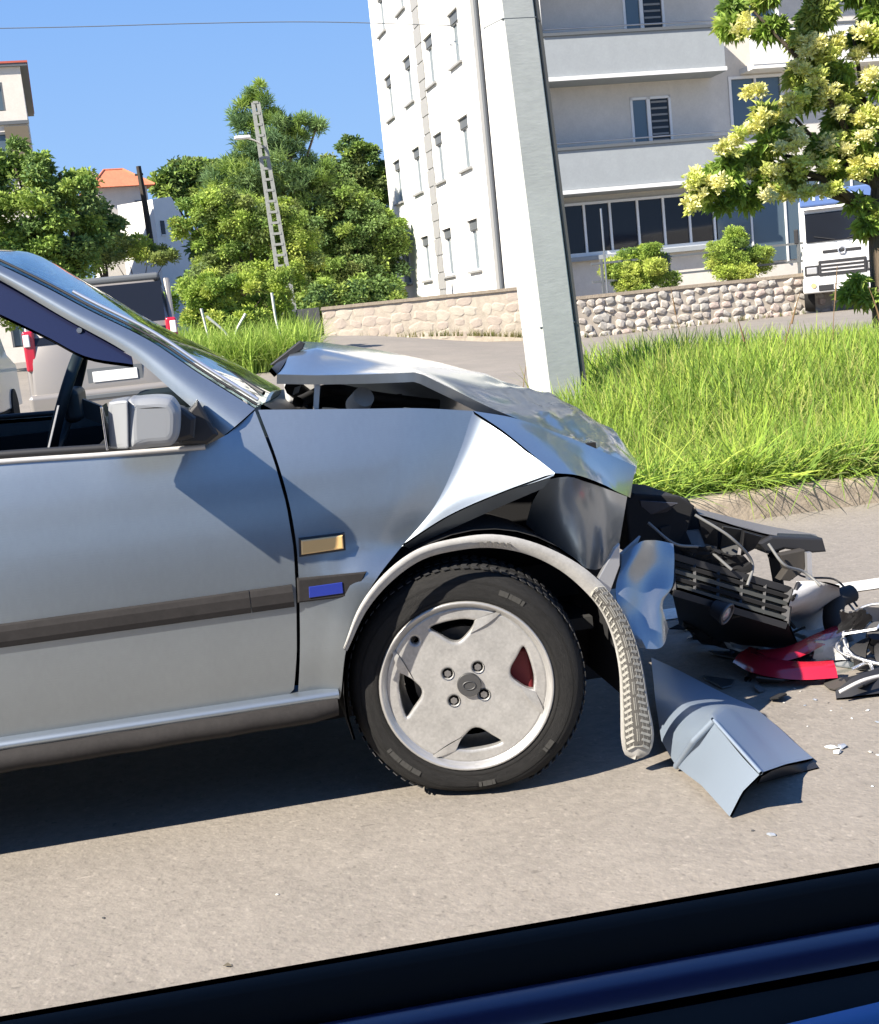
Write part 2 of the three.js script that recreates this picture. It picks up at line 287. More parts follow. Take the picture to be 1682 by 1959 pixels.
  // front wing, rear part
  const wingRear = [[494, 784], [530, 880], [554, 965], [568, 1050], [573, 1150], [574, 1250], [570, 1336]];
  const zc = { a: -.105, b: -.03, c: .045 };            // depth of the fold's ends and of the flared corner
  const foldTop = onZ(905, 786, zc.a), foldMid1 = onZ(878, 868, -.078), foldMid2 = onZ(832, 968, -.05), foldLow = onZ(768, 1046, zc.b), corner = onZ(1062, 905, zc.c);
  const wingTop = [S(494, 784, .0), S(600, 783, -.004), S(700, 782, -.012), S(800, 781, -.025), foldTop];
  const archLow = [foldLow, S(722, 1105, .012), S(688, 1165, .018), S(663, 1240, .02), S(652, 1334, .01)];
  const wa = coons(wingTop, [S(570, 1336), S(612, 1335), S(652, 1334, .01)], pS(wingRear), [foldTop, foldMid1, foldMid2, ...archLow], 30, 34);
  part('front_wing', sheet(wa, .005), M.paint, car, 'buckled silver front wing');
  // bent facet over the wheel
  const wb = coons([foldTop, onZ(960, 822, -.05), onZ(1010, 862, 0), corner], [foldLow, onZ(860, 990, -.005), onZ(960, 945, .02), corner.clone().add(v3(-.004, -.006, 0))], [foldTop, foldMid1, foldMid2, foldLow], [corner, corner.clone().add(v3(-.004, -.006, 0))], 26, 18);
    for (const r of wb) { const dz = r[26].z - r[0].z; r.forEach((p, i) => { const u = i / 26; p.z -= .85 * dz * u * (1 - u) ** 3; }); }
  part('front_wing', sheet(wb, .005), M.paint, car, 'bent facet of the front wing over the wheel');
  // flange of the bent wheel arch
  const fl0 = [onZ(772, 1044, -.028), onZ(860, 988, -.004), onZ(960, 944, .022), onZ(1058, 908, .044)], fl1 = [onZ(782, 1050, -.06), onZ(868, 1010, -.035), onZ(965, 966, -.01), onZ(1040, 934, .01)];
  part('wing_flange', sheet(coons(fl0, fl1, [fl0[0], fl1[0]], [fl0[3], fl1[3]], 24, 4), .004), M.paint, car);
  // facet turned to the front of the car
  const nose = onZ(1216, 892, -.42), noseLow = onZ(1206, 952, -.36);
  const wcTop = [foldTop, onZ(985, 800, -.16), onZ(1060, 826, -.22), onZ(1140, 858, -.31), nose], wcLow = [corner, onZ(1100, 908, .0), onZ(1150, 925, -.12), onZ(1180, 940, -.25), noseLow];
  const wc = coons(wcTop, wcLow, [foldTop, onZ(960, 822, -.05), onZ(1010, 862, 0), corner], [nose, noseLow], 26, 16);
  for (const r of wc) r.forEach((p, i) => { const t = i / 26; p.z += .05 * (coarse[(i * 6 + 200) % 512 + (((p.y * 300) | 0) % 512) * 512] - .5) * t * (1 - t) * 3 + .03 * t * (1 - t) * (Math.abs((i * .11 + p.y * 7) % 1 - .5) - .25); });
  part('front_wing', sheet(wc, .005), M.paint, car, 'crushed front end of the wing folded inwards');
  // panel under it, folded back towards the wheel
  const wd = coons([onZ(1046, 918, .03), onZ(1080, 912, .03), onZ(1122, 922, -.06), onZ(1200, 950, -.3)], [onZ(1006, 1002, -.15), onZ(1060, 1052, -.17), onZ(1138, 1090, -.19), onZ(1184, 1046, -.30)], [onZ(1046, 918, .03), onZ(1022, 955, -.04), onZ(1006, 1002, -.15)], [onZ(1200, 950, -.3), onZ(1184, 1046, -.28)], 18, 14);
  part('headlamp_panel', sheet(wd, .005), M.paint, car, 'bent panel beside the missing headlamp');
  part('torn_bracket', slab([[1186, 1040], [1176, 1050], [1142, 1112], [1164, 1142], [1186, 1082]], -.10, .012, .002), M.silverTrim, car);
  part('torn_bracket', slab([[1188, 1060], [1226, 1026], [1212, 1062], [1190, 1090]], -.2, .01, .002), M.greyPlastic, car);
  // blue-grey front apron hanging down, creased
  const ap = coons(pZ([[1192, 1062, -.16], [1222, 1036, -.17], [1250, 1034, -.2], [1288, 1040, -.24]]), pZ([[1226, 1240, -.06], [1240, 1243, -.05], [1262, 1238, -.08], [1282, 1205, -.13]]), pZ([[1192, 1062, -.16], [1176, 1140, -.12], [1200, 1195, -.09], [1226, 1240, -.06]]), pZ([[1288, 1040, -.24], [1286, 1110, -.2], [1268, 1160, -.14], [1282, 1205, -.13]]), 16, 20);
  for (let j = 0; j < ap.length; j++) ap[j].forEach((p, i) => { p.z += .010 * Math.sin(i * .4 + j * .2) + .003 * Math.sin(j * .8); });
  part('front_apron', sheet(ap, .005, .6), M.paint, car, 'creased front apron hanging from the nose');
  // bonnet, buckled up: near edge, fold, ridge, far edge
  const r0 = pZ([[530, 716, -.12], [600, 718, -.12], [700, 716, -.12], [800, 712, -.12], [868, 745, -.14], [935, 779, -.17], [1020, 815, -.22], [1120, 862, -.3], [1214, 908, -.42]]);
  const r1 = pZ([[552, 682, -.3], [600, 668, -.3], [700, 686, -.3], [800, 703, -.3], [880, 730, -.32], [960, 763, -.35], [1050, 804, -.4], [1140, 848, -.48], [1218, 897, -.55]]);
  const r2 = pZ([[576, 653, -.8], [620, 655, -.8], [720, 668, -.8], [850, 695, -.8], [930, 717, -.8], [1010, 747, -.8], [1100, 783, -.8], [1172, 832, -.8], [1221, 884, -.8]]);
  const r3 = r2.map((p, i) => v3(p.x, p.y - .10 - .01 * i, -1.45));
  const nb = 48, q0 = resample(r0, nb), q1 = resample(r1, nb), q2 = resample(r2, nb), q3 = resample(r3, nb), bon = [];
  const seg = (a, b, n, bow) => { for (let k = 0; k < n; k++) { const t = k / n; bon.push(a.map((p, i) => { const q = p.clone().lerp(b[i], t); q.y += bow * Math.sin(Math.PI * t); return q; })); } };
  seg(q3, q2, 8, .02); seg(q2, q1, 8, .006); seg(q1, q0, 5, -.004); bon.push(q0);
  for (let j = 0; j < bon.length; j++) bon[j].forEach((p, i) => { const t = i / nb; const c = smooth((t - .35) / .4) * smooth((1 - t) / .08) * (j < bon.length - 1 ? 1 : .3); const n1 = coarse[(i * 5 + 40) % 512 + ((j * 9 + 90) % 512) * 512] - .5, n2 = mid[(i * 4 + 10) % 512 + ((j * 5 + 30) % 512) * 512] - .5; const tri = x => Math.abs(x - Math.floor(x) - .5); p.y += c * (.07 * n1 + .02 * n2 + .030 * (tri(i * .085 + j * .13 + n1) - .25) + .018 * (tri(i * .19 - j * .23 + .3 + 2 * n1) - .25)); });
  part('bonnet', sheet(bon, .022, .42), M.paint, car, 'buckled silver bonnet folded into a tent');
  // turned-down rear lip of the bonnet, coloured black for the shade on it
  const lip0 = [onZ(578, 654, -.8), onZ(552, 683, -.3), onZ(531, 716, -.12)], lip1 = [onZ(582, 668, -.8), onZ(530, 694, -.3), onZ(520, 704, -.12)];
  part('bonnet_lip', sheet(coons(lip0, lip1, [lip0[0], lip1[0]], [lip0[2], lip1[2]], 10, 3, false), .01), M.blackPlastic, car);
  part('bonnet_lip', slab([[517, 698], [574, 652], [584, 656], [580, 668], [528, 700]], -.34, .02, .003), M.blackPlastic, car);
  // scuttle below the windscreen
  part('scuttle', sheet(loft([[v3(-.30, .93, -1.5), v3(-.2, .90, -1.5)], [v3(-.33, .97, -.845), v3(-.16, .93, -.845)], [S(505, 775, -.05), v3(-.26, .89, -.12)]].map(a => a), 4), .02), M.blackPlastic, car);
  // engine bay
  part('engine_bay', [box(.74, .03, 1.4, .0, .34, -.85), box(.04, .5, 1.5, -.34, .62, -.85), box(.40, .22, .03, -.14, .74, -.16), box(.60, .32, .03, -.02, .6, -1.55)], M.bay, car);
  part('engine_block', [rbox(.42, .30, .55, .03, .08, .60, -.85), rbox(.34, .07, .40, .02, .06, .77, -.8), rbox(.2, .16, .3, .02, -.12, .70, -1.2)], M.darkSteel, car);
  part('battery', rbox(.24, .2, .18, .012, -.16, .78, -.5), M.blackPlastic, car);
  part('air_filter', (() => { const g = cyl(.026, .03, .05, 24).rotateX(1.0).rotateZ(-.5); const p = onZ(690, 768, -.26); return g.translate(p.x, p.y, p.z); })(), M.greyPlastic, car);
  part('bonnet_stay', bar(onZ(604, 786, -.2), onZ(608, 728, -.2), .012, .012), M.silverTrim, car);
  part('hose', tube([onZ(560, 740, -.4), onZ(590, 760, -.5), onZ(640, 765, -.6), onZ(700, 775, -.7), onZ(770, 768, -.7)], .022, 20, 8), M.rubber, car);
  part('hose', tube([onZ(570, 770, -.3), onZ(640, 745, -.5), onZ(720, 760, -.5), onZ(840, 775, -.5)], .015, 20, 8), M.rubber, car);
  part('brake_fluid_bottle', rbox(.08, .07, .07, .01, ...onZ(575, 742, -.5).toArray()), M.greyPlastic, car);
  // crushed front structure
  part('radiator_support', slab([[1196, 960], [1214, 944], [1300, 950], [1330, 968], [1318, 1010], [1300, 1060], [1206, 1060]], -.55, .28, .006), M.blackMatte, car);
  for (const z of [-.36, -1.32]) part('chassis_leg', box(.3, .09, .08, .36, .42, z), M.bay, car);
  // side indicator and wing rub strip with a blue badge
  const ind = [[576, 1034], [656, 1024], [658, 1050], [577, 1062]];
  const inz = S(616, 1042).z; const il = part('side_indicator', slab([[572, 1030], [660, 1020], [662, 1053], [573, 1066]], inz + .006, .014, .003), M.blackPlastic, car);
  part('lens', slab(ind, inz + .013, .008, .003), M.amber, il);
  const wr = part('rub_strip', slab([[569, 1108], [702, 1094], [690, 1122], [672, 1142], [570, 1154]], .014, .022, .004), M.trim, car);
  part('badge', slab([[591, 1123], [655, 1114], [657, 1135], [592, 1144]], .0165, .006, .001), M.badge, wr);
  // mirror
  const mirPaint = phys(.27, .28, .29, .55, .3, { clearcoat: .5, clearcoatRoughness: .25 }), mz = .19, mir = part('door_mirror', roundSlab([[243, 770], [262, 763], [300, 760], [328, 764], [344, 788], [343, 832], [328, 853], [290, 857], [246, 858]], mz, .13, .02), mirPaint, car);
  { const g = roundSlab([[205, 778], [212, 770], [242, 766], [245, 780], [246, 845], [244, 859], [213, 861], [206, 853]], mz + .004, .15, .006), p = g.attributes.position, xr = onZ(244, 815, mz).x; for (let i = 0; i < p.count; i++) if (p.getZ(i) > mz - .07) p.setZ(i, p.getZ(i) + (p.getX(i) - xr) * .9); g.computeVertexNormals(); part('mirror_rim', g, mirPaint, mir); }
  const ma = onZ(207, 815, mz - .08); part('mirror_glass', rbox(.004, .088, .14, .0015, ma.x - .003, ma.y, ma.z), M.mirror, mir);
  part('mirror_arm', [slab([[330, 775], [352, 782], [375, 800], [372, 838], [334, 848]], .06, .09, .01)], M.blackPlastic, mir);
  part('mirror_base', slab([[345, 850], [352, 795], [378, 766], [418, 832], [396, 850]], .0, .05, .008), M.blackPlastic, car);
  // wheel arch trim torn loose: smooth above, ribbed back showing below
  const out = [[657, 1240], [688, 1160], [738, 1095], [800, 1050], [870, 1030], [940, 1022], [1010, 1034], [1080, 1063], [1130, 1096], [1175, 1143], [1205, 1195], [1226, 1260], [1240, 1340], [1251, 1412], [1240, 1444], [1216, 1453]];
  const inn = [[664, 1246], [703, 1166], [754, 1108], [810, 1070], [875, 1053], [940, 1048], [1010, 1061], [1070, 1090], [1114, 1126], [1148, 1166], [1170, 1215], [1184, 1280], [1187, 1350], [1189, 1420], [1196, 1444], [1214, 1453]];
  const zt = i => .03 + .035 * Math.sin(Math.PI * i / 15);
  const O = out.map(([a, b], i) => onZ(a, b, zt(i) - .004)), I = inn.map(([a, b], i) => onZ(a, b, zt(i) - .012)), C0 = out.map(([a, b], i) => onZ((a + inn[i][0]) / 2, (b + inn[i][1]) / 2, zt(i) + .006));
  part('wheel_arch_trim', sheet([resample(O, 70, true), resample(C0, 70, true), resample(I, 70, true)], .006), M.archTrim, car, 'grey wheel arch trim torn loose and hanging');
  const o2 = resample(O, 150, true), i2 = resample(I, 150, true), c2 = resample(C0, 150, true), ribs = [], back = [];
  for (let k = 92; k < 145; k++) { const mk = t => (t < .5 ? o2[k].clone().lerp(c2[k], t * 2) : c2[k].clone().lerp(i2[k], t * 2 - 1)).add(v3(0, 0, .004)); back.push([mk(.12), mk(.5), mk(.88)]);
    if (k % 2 === 0) ribs.push(bar(mk(.14), mk(.38 + .02 * (k % 3)), .007, .006), bar(mk(.38), mk(.62), .006, .005), bar(mk(.62), mk(.86), .007, .006)); }
  part('trim_back', sheet(back.map(r => r), .003), M.archBack, car);
  for (let k = 0; k + 1 < back.length; k++) for (const c of [0, .35, .65, 1, 1.35, 1.65, 2]) { const f = Math.min(1, Math.floor(c)), t = c - f, a = back[k][f].clone().lerp(back[k][f + 1], t), b = back[k + 1][f].clone().lerp(back[k + 1][f + 1], t); if ((k + Math.round(c * 3)) % 5 < 4) ribs.push(bar(a, b, .005, .006)); }
  part('trim_ribs', ribs, M.ribTan, car).userData.kind = 'stuff';
  part('trim_lettering', [0, 1, 2, 3, 4].map(i => { const p = onZ(922 + i * 13, 1040 + Math.abs(i - 1) * 1.2, zt(5) + .006); return box(.008, i === 4 ? .014 : .010, .002, p.x, p.y, p.z); }), M.archBack, car);
  // inner wheel housing
  const hg = []; for (let j = 0; j <= 1; j++) { const row = []; for (let i = 0; i <= 24; i++) { const a = Math.PI * (1.08 - 1.16 * i / 24); row.push(v3(.07 + .34 * Math.cos(a), .27 + .36 * Math.sin(a), j ? -.02 : -.34)); } hg.push(row); }
  part('wheel_housing', [sheet(hg, .005), box(.8, .62, .02, .07, .45, -.34)], M.blackMatte, car);

  // wheel
  const wheel = new THREE.Group(); wheel.name = 'wheel'; const wc0 = onZ(893, 1313, -.005); wheel.position.copy(wc0); wheel.rotation.set(0, -.20, 0); car.add(wheel);
  const TR = .2755;
  const tp = [[.186, -.165], [.196, -.18], [.235, -.187], [.258, -.178], [.272, -.162], [TR, -.13], [TR, -.05], [.272, -.018], [.262, -.004], [.250, .004], [.246, .0035], [.244, .006], [.228, .009], [.214, .007], [.212, .009], [.206, .006], [.197, -.004], [.192, -.02]].map(([r, y]) => new THREE.Vector2(r, y));
  const ty = new THREE.LatheGeometry(tp, 72).rotateX(Math.PI / 2); // lathe axis y becomes z
  { const p = ty.attributes.position; for (let i = 0; i < p.count; i++) { const y = p.getY(i); if (y < -.235) p.setY(i, y + (-.235 - y) * .32); } ty.computeVertexNormals(); }
  const tyre = part('tyre', ty, M.tyre, wheel);
  const tg = []; for (let i = 0; i < 76; i++) { const a = i / 76 * Math.PI * 2; for (const [z, t] of [[-.028, .25], [-.062, -.2], [-.118, .2], [-.152, -.25]]) { const b = box(.013, .0022, .026); b.rotateY(t).rotateZ(a - Math.PI / 2).translate(TR * 1.003 * Math.cos(a), TR * 1.003 * Math.sin(a) < -.24 ? -.24 : TR * 1.003 * Math.sin(a), z); tg.push(b); } }
  part('tread_blocks', tg, M.rubber, tyre).userData.kind = 'stuff';
  const lt = []; for (const [a0, n] of [[3.75, 9], [4.75, 4], [5.5, 3], [.9, 6]]) for (let i = 0; i < n; i++) { const a = a0 + i * .045; const b = box(.007 + .003 * (i % 3), .012, .003); b.rotateZ(a - Math.PI / 2).translate(.236 * Math.cos(a), .236 * Math.sin(a), .008); lt.push(b); }
  part('sidewall_marks', lt, std(.034, .033, .03, .8), tyre).userData.kind = 'stuff';
  // alloy rim: barrel, lip and a face with four openings
  const rp = [[.150, -.10], [.178, -.09], [.186, -.02], [.190, -.012], [.200, -.002], [.2035, .004], [.200, .009], [.195, .006], [.190, -.002], [.186, -.008], [.180, -.013]].map(([r, y]) => new THREE.Vector2(r, y));
  const rim = part('rim', [new THREE.LatheGeometry(rp, 72).rotateX(Math.PI / 2)], M.alloy, wheel);
  const disc = new THREE.Shape(); disc.absarc(0, 0, .1855, 0, Math.PI * 2);
  const holeAng = [97, 184, 276, 10].map(d => d * Math.PI / 180);
  for (const a of holeAng) { const h = new THREE.Path(), pts = [[.148, -.054], [.158, -.02], [.158, .035], [.150, .055], [.128, .034], [.108, .012], [.104, -.008], [.116, -.028], [.132, -.046]]; const q = pts.map(([r, t]) => new THREE.Vector2(r * Math.cos(a) - t * Math.sin(a), r * Math.sin(a) + t * Math.cos(a))); const sp = new THREE.SplineCurve([...q, q[0]]).getPoints(36); h.setFromPoints(sp); disc.holes.push(h); }
  const lugs = [[-.041, .032], [.030, .041], [.038, -.026], [-.033, -.034]];
  for (const [x, y] of lugs) { const h = new THREE.Path(); h.absarc(x, y, .0135, 0, Math.PI * 2); disc.holes.push(h); }
  { const h = new THREE.Path(); h.absarc(-.109, .118, .011, 0, Math.PI * 2); disc.holes.push(h); }
  const dg = new THREE.ExtrudeGeometry(disc, { depth: .012, bevelEnabled: true, bevelThickness: .007, bevelSize: .006, bevelOffset: -.004, bevelSegments: 3, curveSegments: 40 }).translate(0, 0, -.026);
  part('spoke_face', dg, M.alloy, rim);
  for (const a of holeAng) { // swept blade beside each opening
    const P = (r, t, z) => v3(r * Math.cos(a) - t * Math.sin(a), r * Math.sin(a) + t * Math.cos(a), z); const g = sheet(coons([P(.150, -.058, -.006), P(.155, -.092, -.003), P(.158, -.125, -.006)], [P(.120, -.036, -.005), P(.135, -.08, -.002), P(.155, -.122, -.006)], [P(.150, -.058, -.006), P(.120, -.036, -.005)], [P(.158, -.125, -.006), P(.155, -.122, -.006)], 10, 4), .006); part('blade', g, M.alloy, rim); }
  for (const [x, y] of lugs) { part('lug_recess', new THREE.CylinderGeometry(.0145, .0145, .03, 18, 1, true).rotateX(Math.PI / 2).translate(x, y, -.02), M.blackPlastic, rim); part('lug_nut', cyl(.0085, .0095, .02, 6).rotateX(Math.PI / 2).translate(x, y, -.018), M.steel, rim); }
  part('centre_cap', [cyl(.027, .029, .012, 28).rotateX(Math.PI / 2).translate(.006, .002, -.004), new THREE.TorusGeometry(.013, .0016, 6, 20).scale(1.1, .75, 1).translate(.006, .002, .003)], M.darkSteel, rim);
  part('brake_disc', cyl(.125, .125, .02, 32).rotateX(Math.PI / 2).translate(0, 0, -.085), M.darkSteel, wheel);
  part('brake_caliper', rbox(.07, .12, .06, .015, .125, .01, -.075), M.caliper, wheel);
  part('wheel_back', cyl(.17, .17, .01, 32).rotateX(Math.PI / 2).translate(0, 0, -.135), M.blackMatte, wheel);
  for (const [x, z, ry] of [[-2.54, -.005, 0], [-2.54, -CARW + .005, Math.PI], [.02, -CARW + .04, Math.PI - .2]]) { const c = wheel.clone(); c.position.set(x, wc0.y, z); c.rotation.set(0, ry, 0); car.add(c); }

  // rear door, rear quarter, boot: beyond the picture's left edge
  both.push(part('rear_door', sheet(regrid(coons([Wd(-2.12, .945), Wd(-1.44, .932)], [Wd(-2.0, .302), Wd(-1.44, .302)], [Wd(-2.12, .945), Wd(-2.2, .62), Wd(-2.0, .302)], [Wd(-1.44, .932), Wd(-1.44, .302)], 16, 20), snap(0)), .03), M.paint, car));
  { const s = new THREE.Shape(); s.moveTo(-2.13, .945); s.lineTo(-3.3, .96); s.quadraticCurveTo(-3.45, .9, -3.46, .6); s.lineTo(-3.4, .3); s.lineTo(-2.86, .28); s.absarc(-2.54, .28, .32, Math.PI, Math.PI * .08, true); s.lineTo(-2.21, .62); s.closePath();
    const g = new THREE.ExtrudeGeometry(s, { depth: .03, bevelEnabled: true, bevelSize: .012, bevelThickness: .012, bevelSegments: 2, curveSegments: 24 }).translate(0, 0, -.06); both.push(part('rear_quarter', g, M.paint, car)); }
  both.push(part('b_pillar', sheet(coons([Wd(-1.47, 1.30, -.02), Wd(-1.36, 1.30, -.02)], [Wd(-1.49, .93, -.02), Wd(-1.39, .93, -.02)], [Wd(-1.47, 1.30, -.02), Wd(-1.49, .93, -.02)], [Wd(-1.36, 1.30, -.02), Wd(-1.39, .93, -.02)], 3, 6), .03), M.blackPlastic, car));
  both.push(part('c_pillar', sheet(coons([v3(-2.76, 1.29, -.22), v3(-2.45, 1.32, -.22)], [v3(-3.2, .95, -.08), v3(-2.3, .95, -.07)], [v3(-2.76, 1.29, -.22), v3(-3.2, .95, -.08)], [v3(-2.45, 1.32, -.22), v3(-2.3, .95, -.07)], 4, 8), .03), M.paint, car));
  part('rear_screen', sheet(coons([v3(-2.76, 1.31, -1.45), v3(-2.76, 1.35, -.845), v3(-2.76, 1.31, -.24)], [v3(-3.2, .97, -1.55), v3(-3.22, .99, -.845), v3(-3.2, .97, -.12)], [v3(-2.76, 1.31, -1.45), v3(-3.2, .97, -1.55)], [v3(-2.76, 1.31, -.24), v3(-3.2, .97, -.12)], 10, 6), .005), M.glassDark, car);
  part('boot', [rbox(.30, .62, 1.58, .04, -3.32, .64, -.845)], M.paint, car);
  // far wing, lower than the near one after the crash
  part('far_wing', sheet(coons([v3(-.36, .93, -1.62), v3(.1, .83, -1.64), v3(.55, .72, -1.58)], [v3(-.36, .35, -1.66), v3(-.2, .62, -1.68), v3(.1, .66, -1.68), v3(.6, .5, -1.6)], [v3(-.36, .93, -1.62), v3(-.36, .35, -1.66)], [v3(.55, .72, -1.58), v3(.6, .5, -1.6)], 16, 8), .01), M.paint, car);
  farSide(both);
  // cabin
  part('underbody', box(3.1, .06, 1.5, -1.85, .25, -.845), M.blackMatte, car);
  part('dashboard', [rbox(.36, .40, 1.42, .06, -.58, .73, -.845), rbox(.2, .1, .42, .04, -.62, .93, -1.22)], M.blackMatte, car);
  const sw0 = onZ(130, 768, -1.2); part('steering_wheel', [new THREE.TorusGeometry(.165, .017, 10, 40).rotateY(Math.PI / 2).rotateZ(-.40).translate(sw0.x, sw0.y, sw0.z), bar(sw0.clone(), v3(-.62, .82, -1.2), .05, .05), rbox(.05, .1, .26, .02, sw0.x + .02, sw0.y - .01, sw0.z)], M.blackPlastic, car);
  for (const z of [-.48, -1.21]) { part('seat', [rbox(.5, .16, .5, .06, -1.3, .46, z), rbox(.14, .62, .48, .06, -1.62, .78, z), rbox(.1, .18, .26, .04, -1.68, 1.17, z)], M.seat, car); }
  part('rear_seat', [rbox(.5, .18, 1.3, .06, -2.25, .46, -.845), rbox(.16, .55, 1.3, .06, -2.55, .75, -.845)], M.seat, car);
  part('seat_belt', bar(onZ(92, 862, -.25), onZ(112, 776, -.25), .012, .004), M.greyPlastic, car);
  for (const z of [-.09, -CARW + .09]) part('door_card', box(1.0, .5, .02, -.93, .62, z), M.blackMatte, car);
}

// ------------------------------------------------------------------ foliage kit
function leafSprig(n, len, wid, spread, curl = .15) { // a tuft of n folded leaves
  const pos = [], nor = [];
  for (let k = 0; k < n; k++) {
    const a = k / n * Math.PI * 2 + R(-.4, .4), el = R(-.3, 1.1), d = v3(Math.cos(a) * Math.cos(el), Math.sin(el), Math.sin(a) * Math.cos(el)), s = v3(-Math.sin(a), R(-.4, .4), Math.cos(a)).normalize(), up = s.clone().cross(d).normalize();
    const o = d.clone().multiplyScalar(spread * R(.1, 1)).add(v3(R(-.3, .3) * spread, R(-.3, .3) * spread, R(-.3, .3) * spread)), L = len * R(.7, 1.25), w = wid * R(.75, 1.2);
    const b = o, t = o.clone().addScaledVector(d, L).addScaledVector(up, -curl * L), m = o.clone().addScaledVector(d, L * .5), l = m.clone().addScaledVector(s, w / 2).addScaledVector(up, w * .25), r = m.clone().addScaledVector(s, -w / 2).addScaledVector(up, w * .25);
    for (const tri of [[b, l, t], [b, t, r]]) for (const p of tri) { pos.push(p.x, p.y, p.z); }
  }
  const g = new THREE.BufferGeometry(); g.setAttribute('position', new THREE.Float32BufferAttribute(pos, 3)); g.setAttribute('uv', new THREE.Float32BufferAttribute(new Float32Array(pos.length / 3 * 2), 2)); g.computeVertexNormals(); return g;
}
const leafMat = (rough = .8, tr = .35) => phys(1, 1, 1, rough, 0, { transmission: tr, thickness: 0, side: THREE.DoubleSide, specularIntensity: .4 });
const leafM = leafMat(), leafSoft = leafMat(.85, .4);
const sprigs = { broad: leafSprig(9, .20, .11, .16), small: leafSprig(12, .12, .06, .13), needle: leafSprig(14, .26, .035, .10, .05), droop: leafSprig(9, .17, .055, .10, .5), petal: leafSprig(11, .075, .05, .06, .1) };
const q4 = new THREE.Quaternion(), m4 = new THREE.Matrix4(), eu = new THREE.Euler();
// blobs: [centre, rx, ry, rz]; leaves gather into clumps on and inside each blob
function foliage(name, parent, blobs, perM2, geo, pal, size = 1, mat = leafM, clump = 1) {
  const place = [];
  for (const [c, rx, ry, rz] of blobs) {
    const area = 4 * Math.PI * Math.pow((Math.pow(rx * ry, 1.6) + Math.pow(rx * rz, 1.6) + Math.pow(ry * rz, 1.6)) / 3, 1 / 1.6), nC = Math.max(5, Math.round(area * 1.5 / clump)), per = Math.max(3, Math.round(area * perM2 / nC));
    for (let k = 0; k < nC; k++) {
      const th = R(0, Math.PI * 2), cp = R(-.75, 1), sp = Math.sqrt(1 - cp * cp), rr = R(.5, 1.0) + .28 * Math.pow(rnd(), 3), cc = v3(c.x + rx * rr * sp * Math.cos(th), c.y + ry * rr * cp, c.z + rz * rr * sp * Math.sin(th)), cr = .34 * clump * R(.6, 1.25) * Math.min(1, Math.cbrt(rx * ry * rz)), tone = R(0, 1);
      for (let i = 0; i < per; i++) { const d = v3(R(-1, 1), R(-1, 1), R(-1, 1)); if (d.lengthSq() > 1) d.normalize(); place.push([cc.x + d.x * cr * 1.3, cc.y + d.y * cr * .85, cc.z + d.z * cr * 1.3, tone]); }
    }
  }
  const im = new THREE.InstancedMesh(geo, mat, place.length), col = new THREE.Color();
  place.forEach(([x, y, z, tone], i) => { eu.set(R(-.7, .7), R(0, 6.28), R(-.7, .7)); const s = size * R(.7, 1.3); im.setMatrixAt(i, m4.compose(v3(x, y, z), q4.setFromEuler(eu), v3(s, s, s)));
    const a = pal[Math.floor(tone * pal.length * .999)], b = pal[Math.floor(rnd() * pal.length)], t = R(0, .5), k = R(.8, 1.2); im.setColorAt(i, col.setRGB(lerp(a[0], b[0], t) * k, lerp(a[1], b[1], t) * k, lerp(a[2], b[2], t) * k)); });
  im.name = name; im.userData = { kind: 'stuff' }; im.castShadow = im.receiveShadow = true; parent.add(im); return im;
}
const G = { // leaf colours, linear
  dark: [[.13, .22, .07], [.16, .26, .08], [.20, .30, .09], [.10, .18, .07]],
  mid: [[.26, .38, .075], [.32, .43, .085], [.21, .33, .08], [.36, .46, .10]],
  light: [[.40, .52, .08], [.46, .56, .10], [.34, .46, .08], [.52, .58, .13]],
  olive: [[.20, .26, .08], [.25, .30, .09], [.16, .22, .08]],
  pine: [[.14, .24, .11], [.18, .29, .12], [.22, .33, .12], [.11, .20, .10]],
};
// px blobs at a depth plane: [px, py, rx px, ry px, dz?]
function pxBlobs(list, z) { return list.map(([x, y, rx, ry, dz = 0, thick = 1]) => { const c = onZ(x, y, z + dz), d = EYE.distanceTo(c) / FPX; return [c, rx * d, ry * d, Math.max(rx, ry) * d * thick]; }); }
function trunkTo(parent, base, blobs, r) { // trunk with a limb into each blob
  const top = v3(0, 0, 0); for (const b of blobs) top.add(b[0]); top.multiplyScalar(1 / blobs.length); const fork = base.clone().lerp(top, .45); fork.x += R(-.2, .2);
  const gs = [taper([base, base.clone().lerp(fork, .5).add(v3(R(-.1, .1), 0, R(-.1, .1))), fork], r, r * .65, 8, 9)];
  for (const b of blobs.slice(0, 9)) { const m = fork.clone().lerp(b[0], .5); m.y += .15 * b[2]; gs.push(taper([fork, m, b[0]], r * .5, r * .12, 6, 6)); }
  return part('trunk', gs, M.bark, parent);
}
function tree(name, label, blobsPx, z, dens, geo, pal, size, r, group, opts = {}) {
  const blobs = pxBlobs(blobsPx, z), t = thing(name, label, opts.cat || 'tree', group);
  const cx = opts.base ? onZ(opts.base[0], opts.base[1], z).x : blobs.reduce((a, b) => a + b[0].x, 0) / blobs.length;
  trunkTo(t, v3(cx, bank(cx, z) * (z > -75 ? 1 : 0) - .05, z), blobs, r); foliage('crown', t, blobs, dens, geo, pal, size, opts.mat || leafM, opts.clump || 1); return t;
}

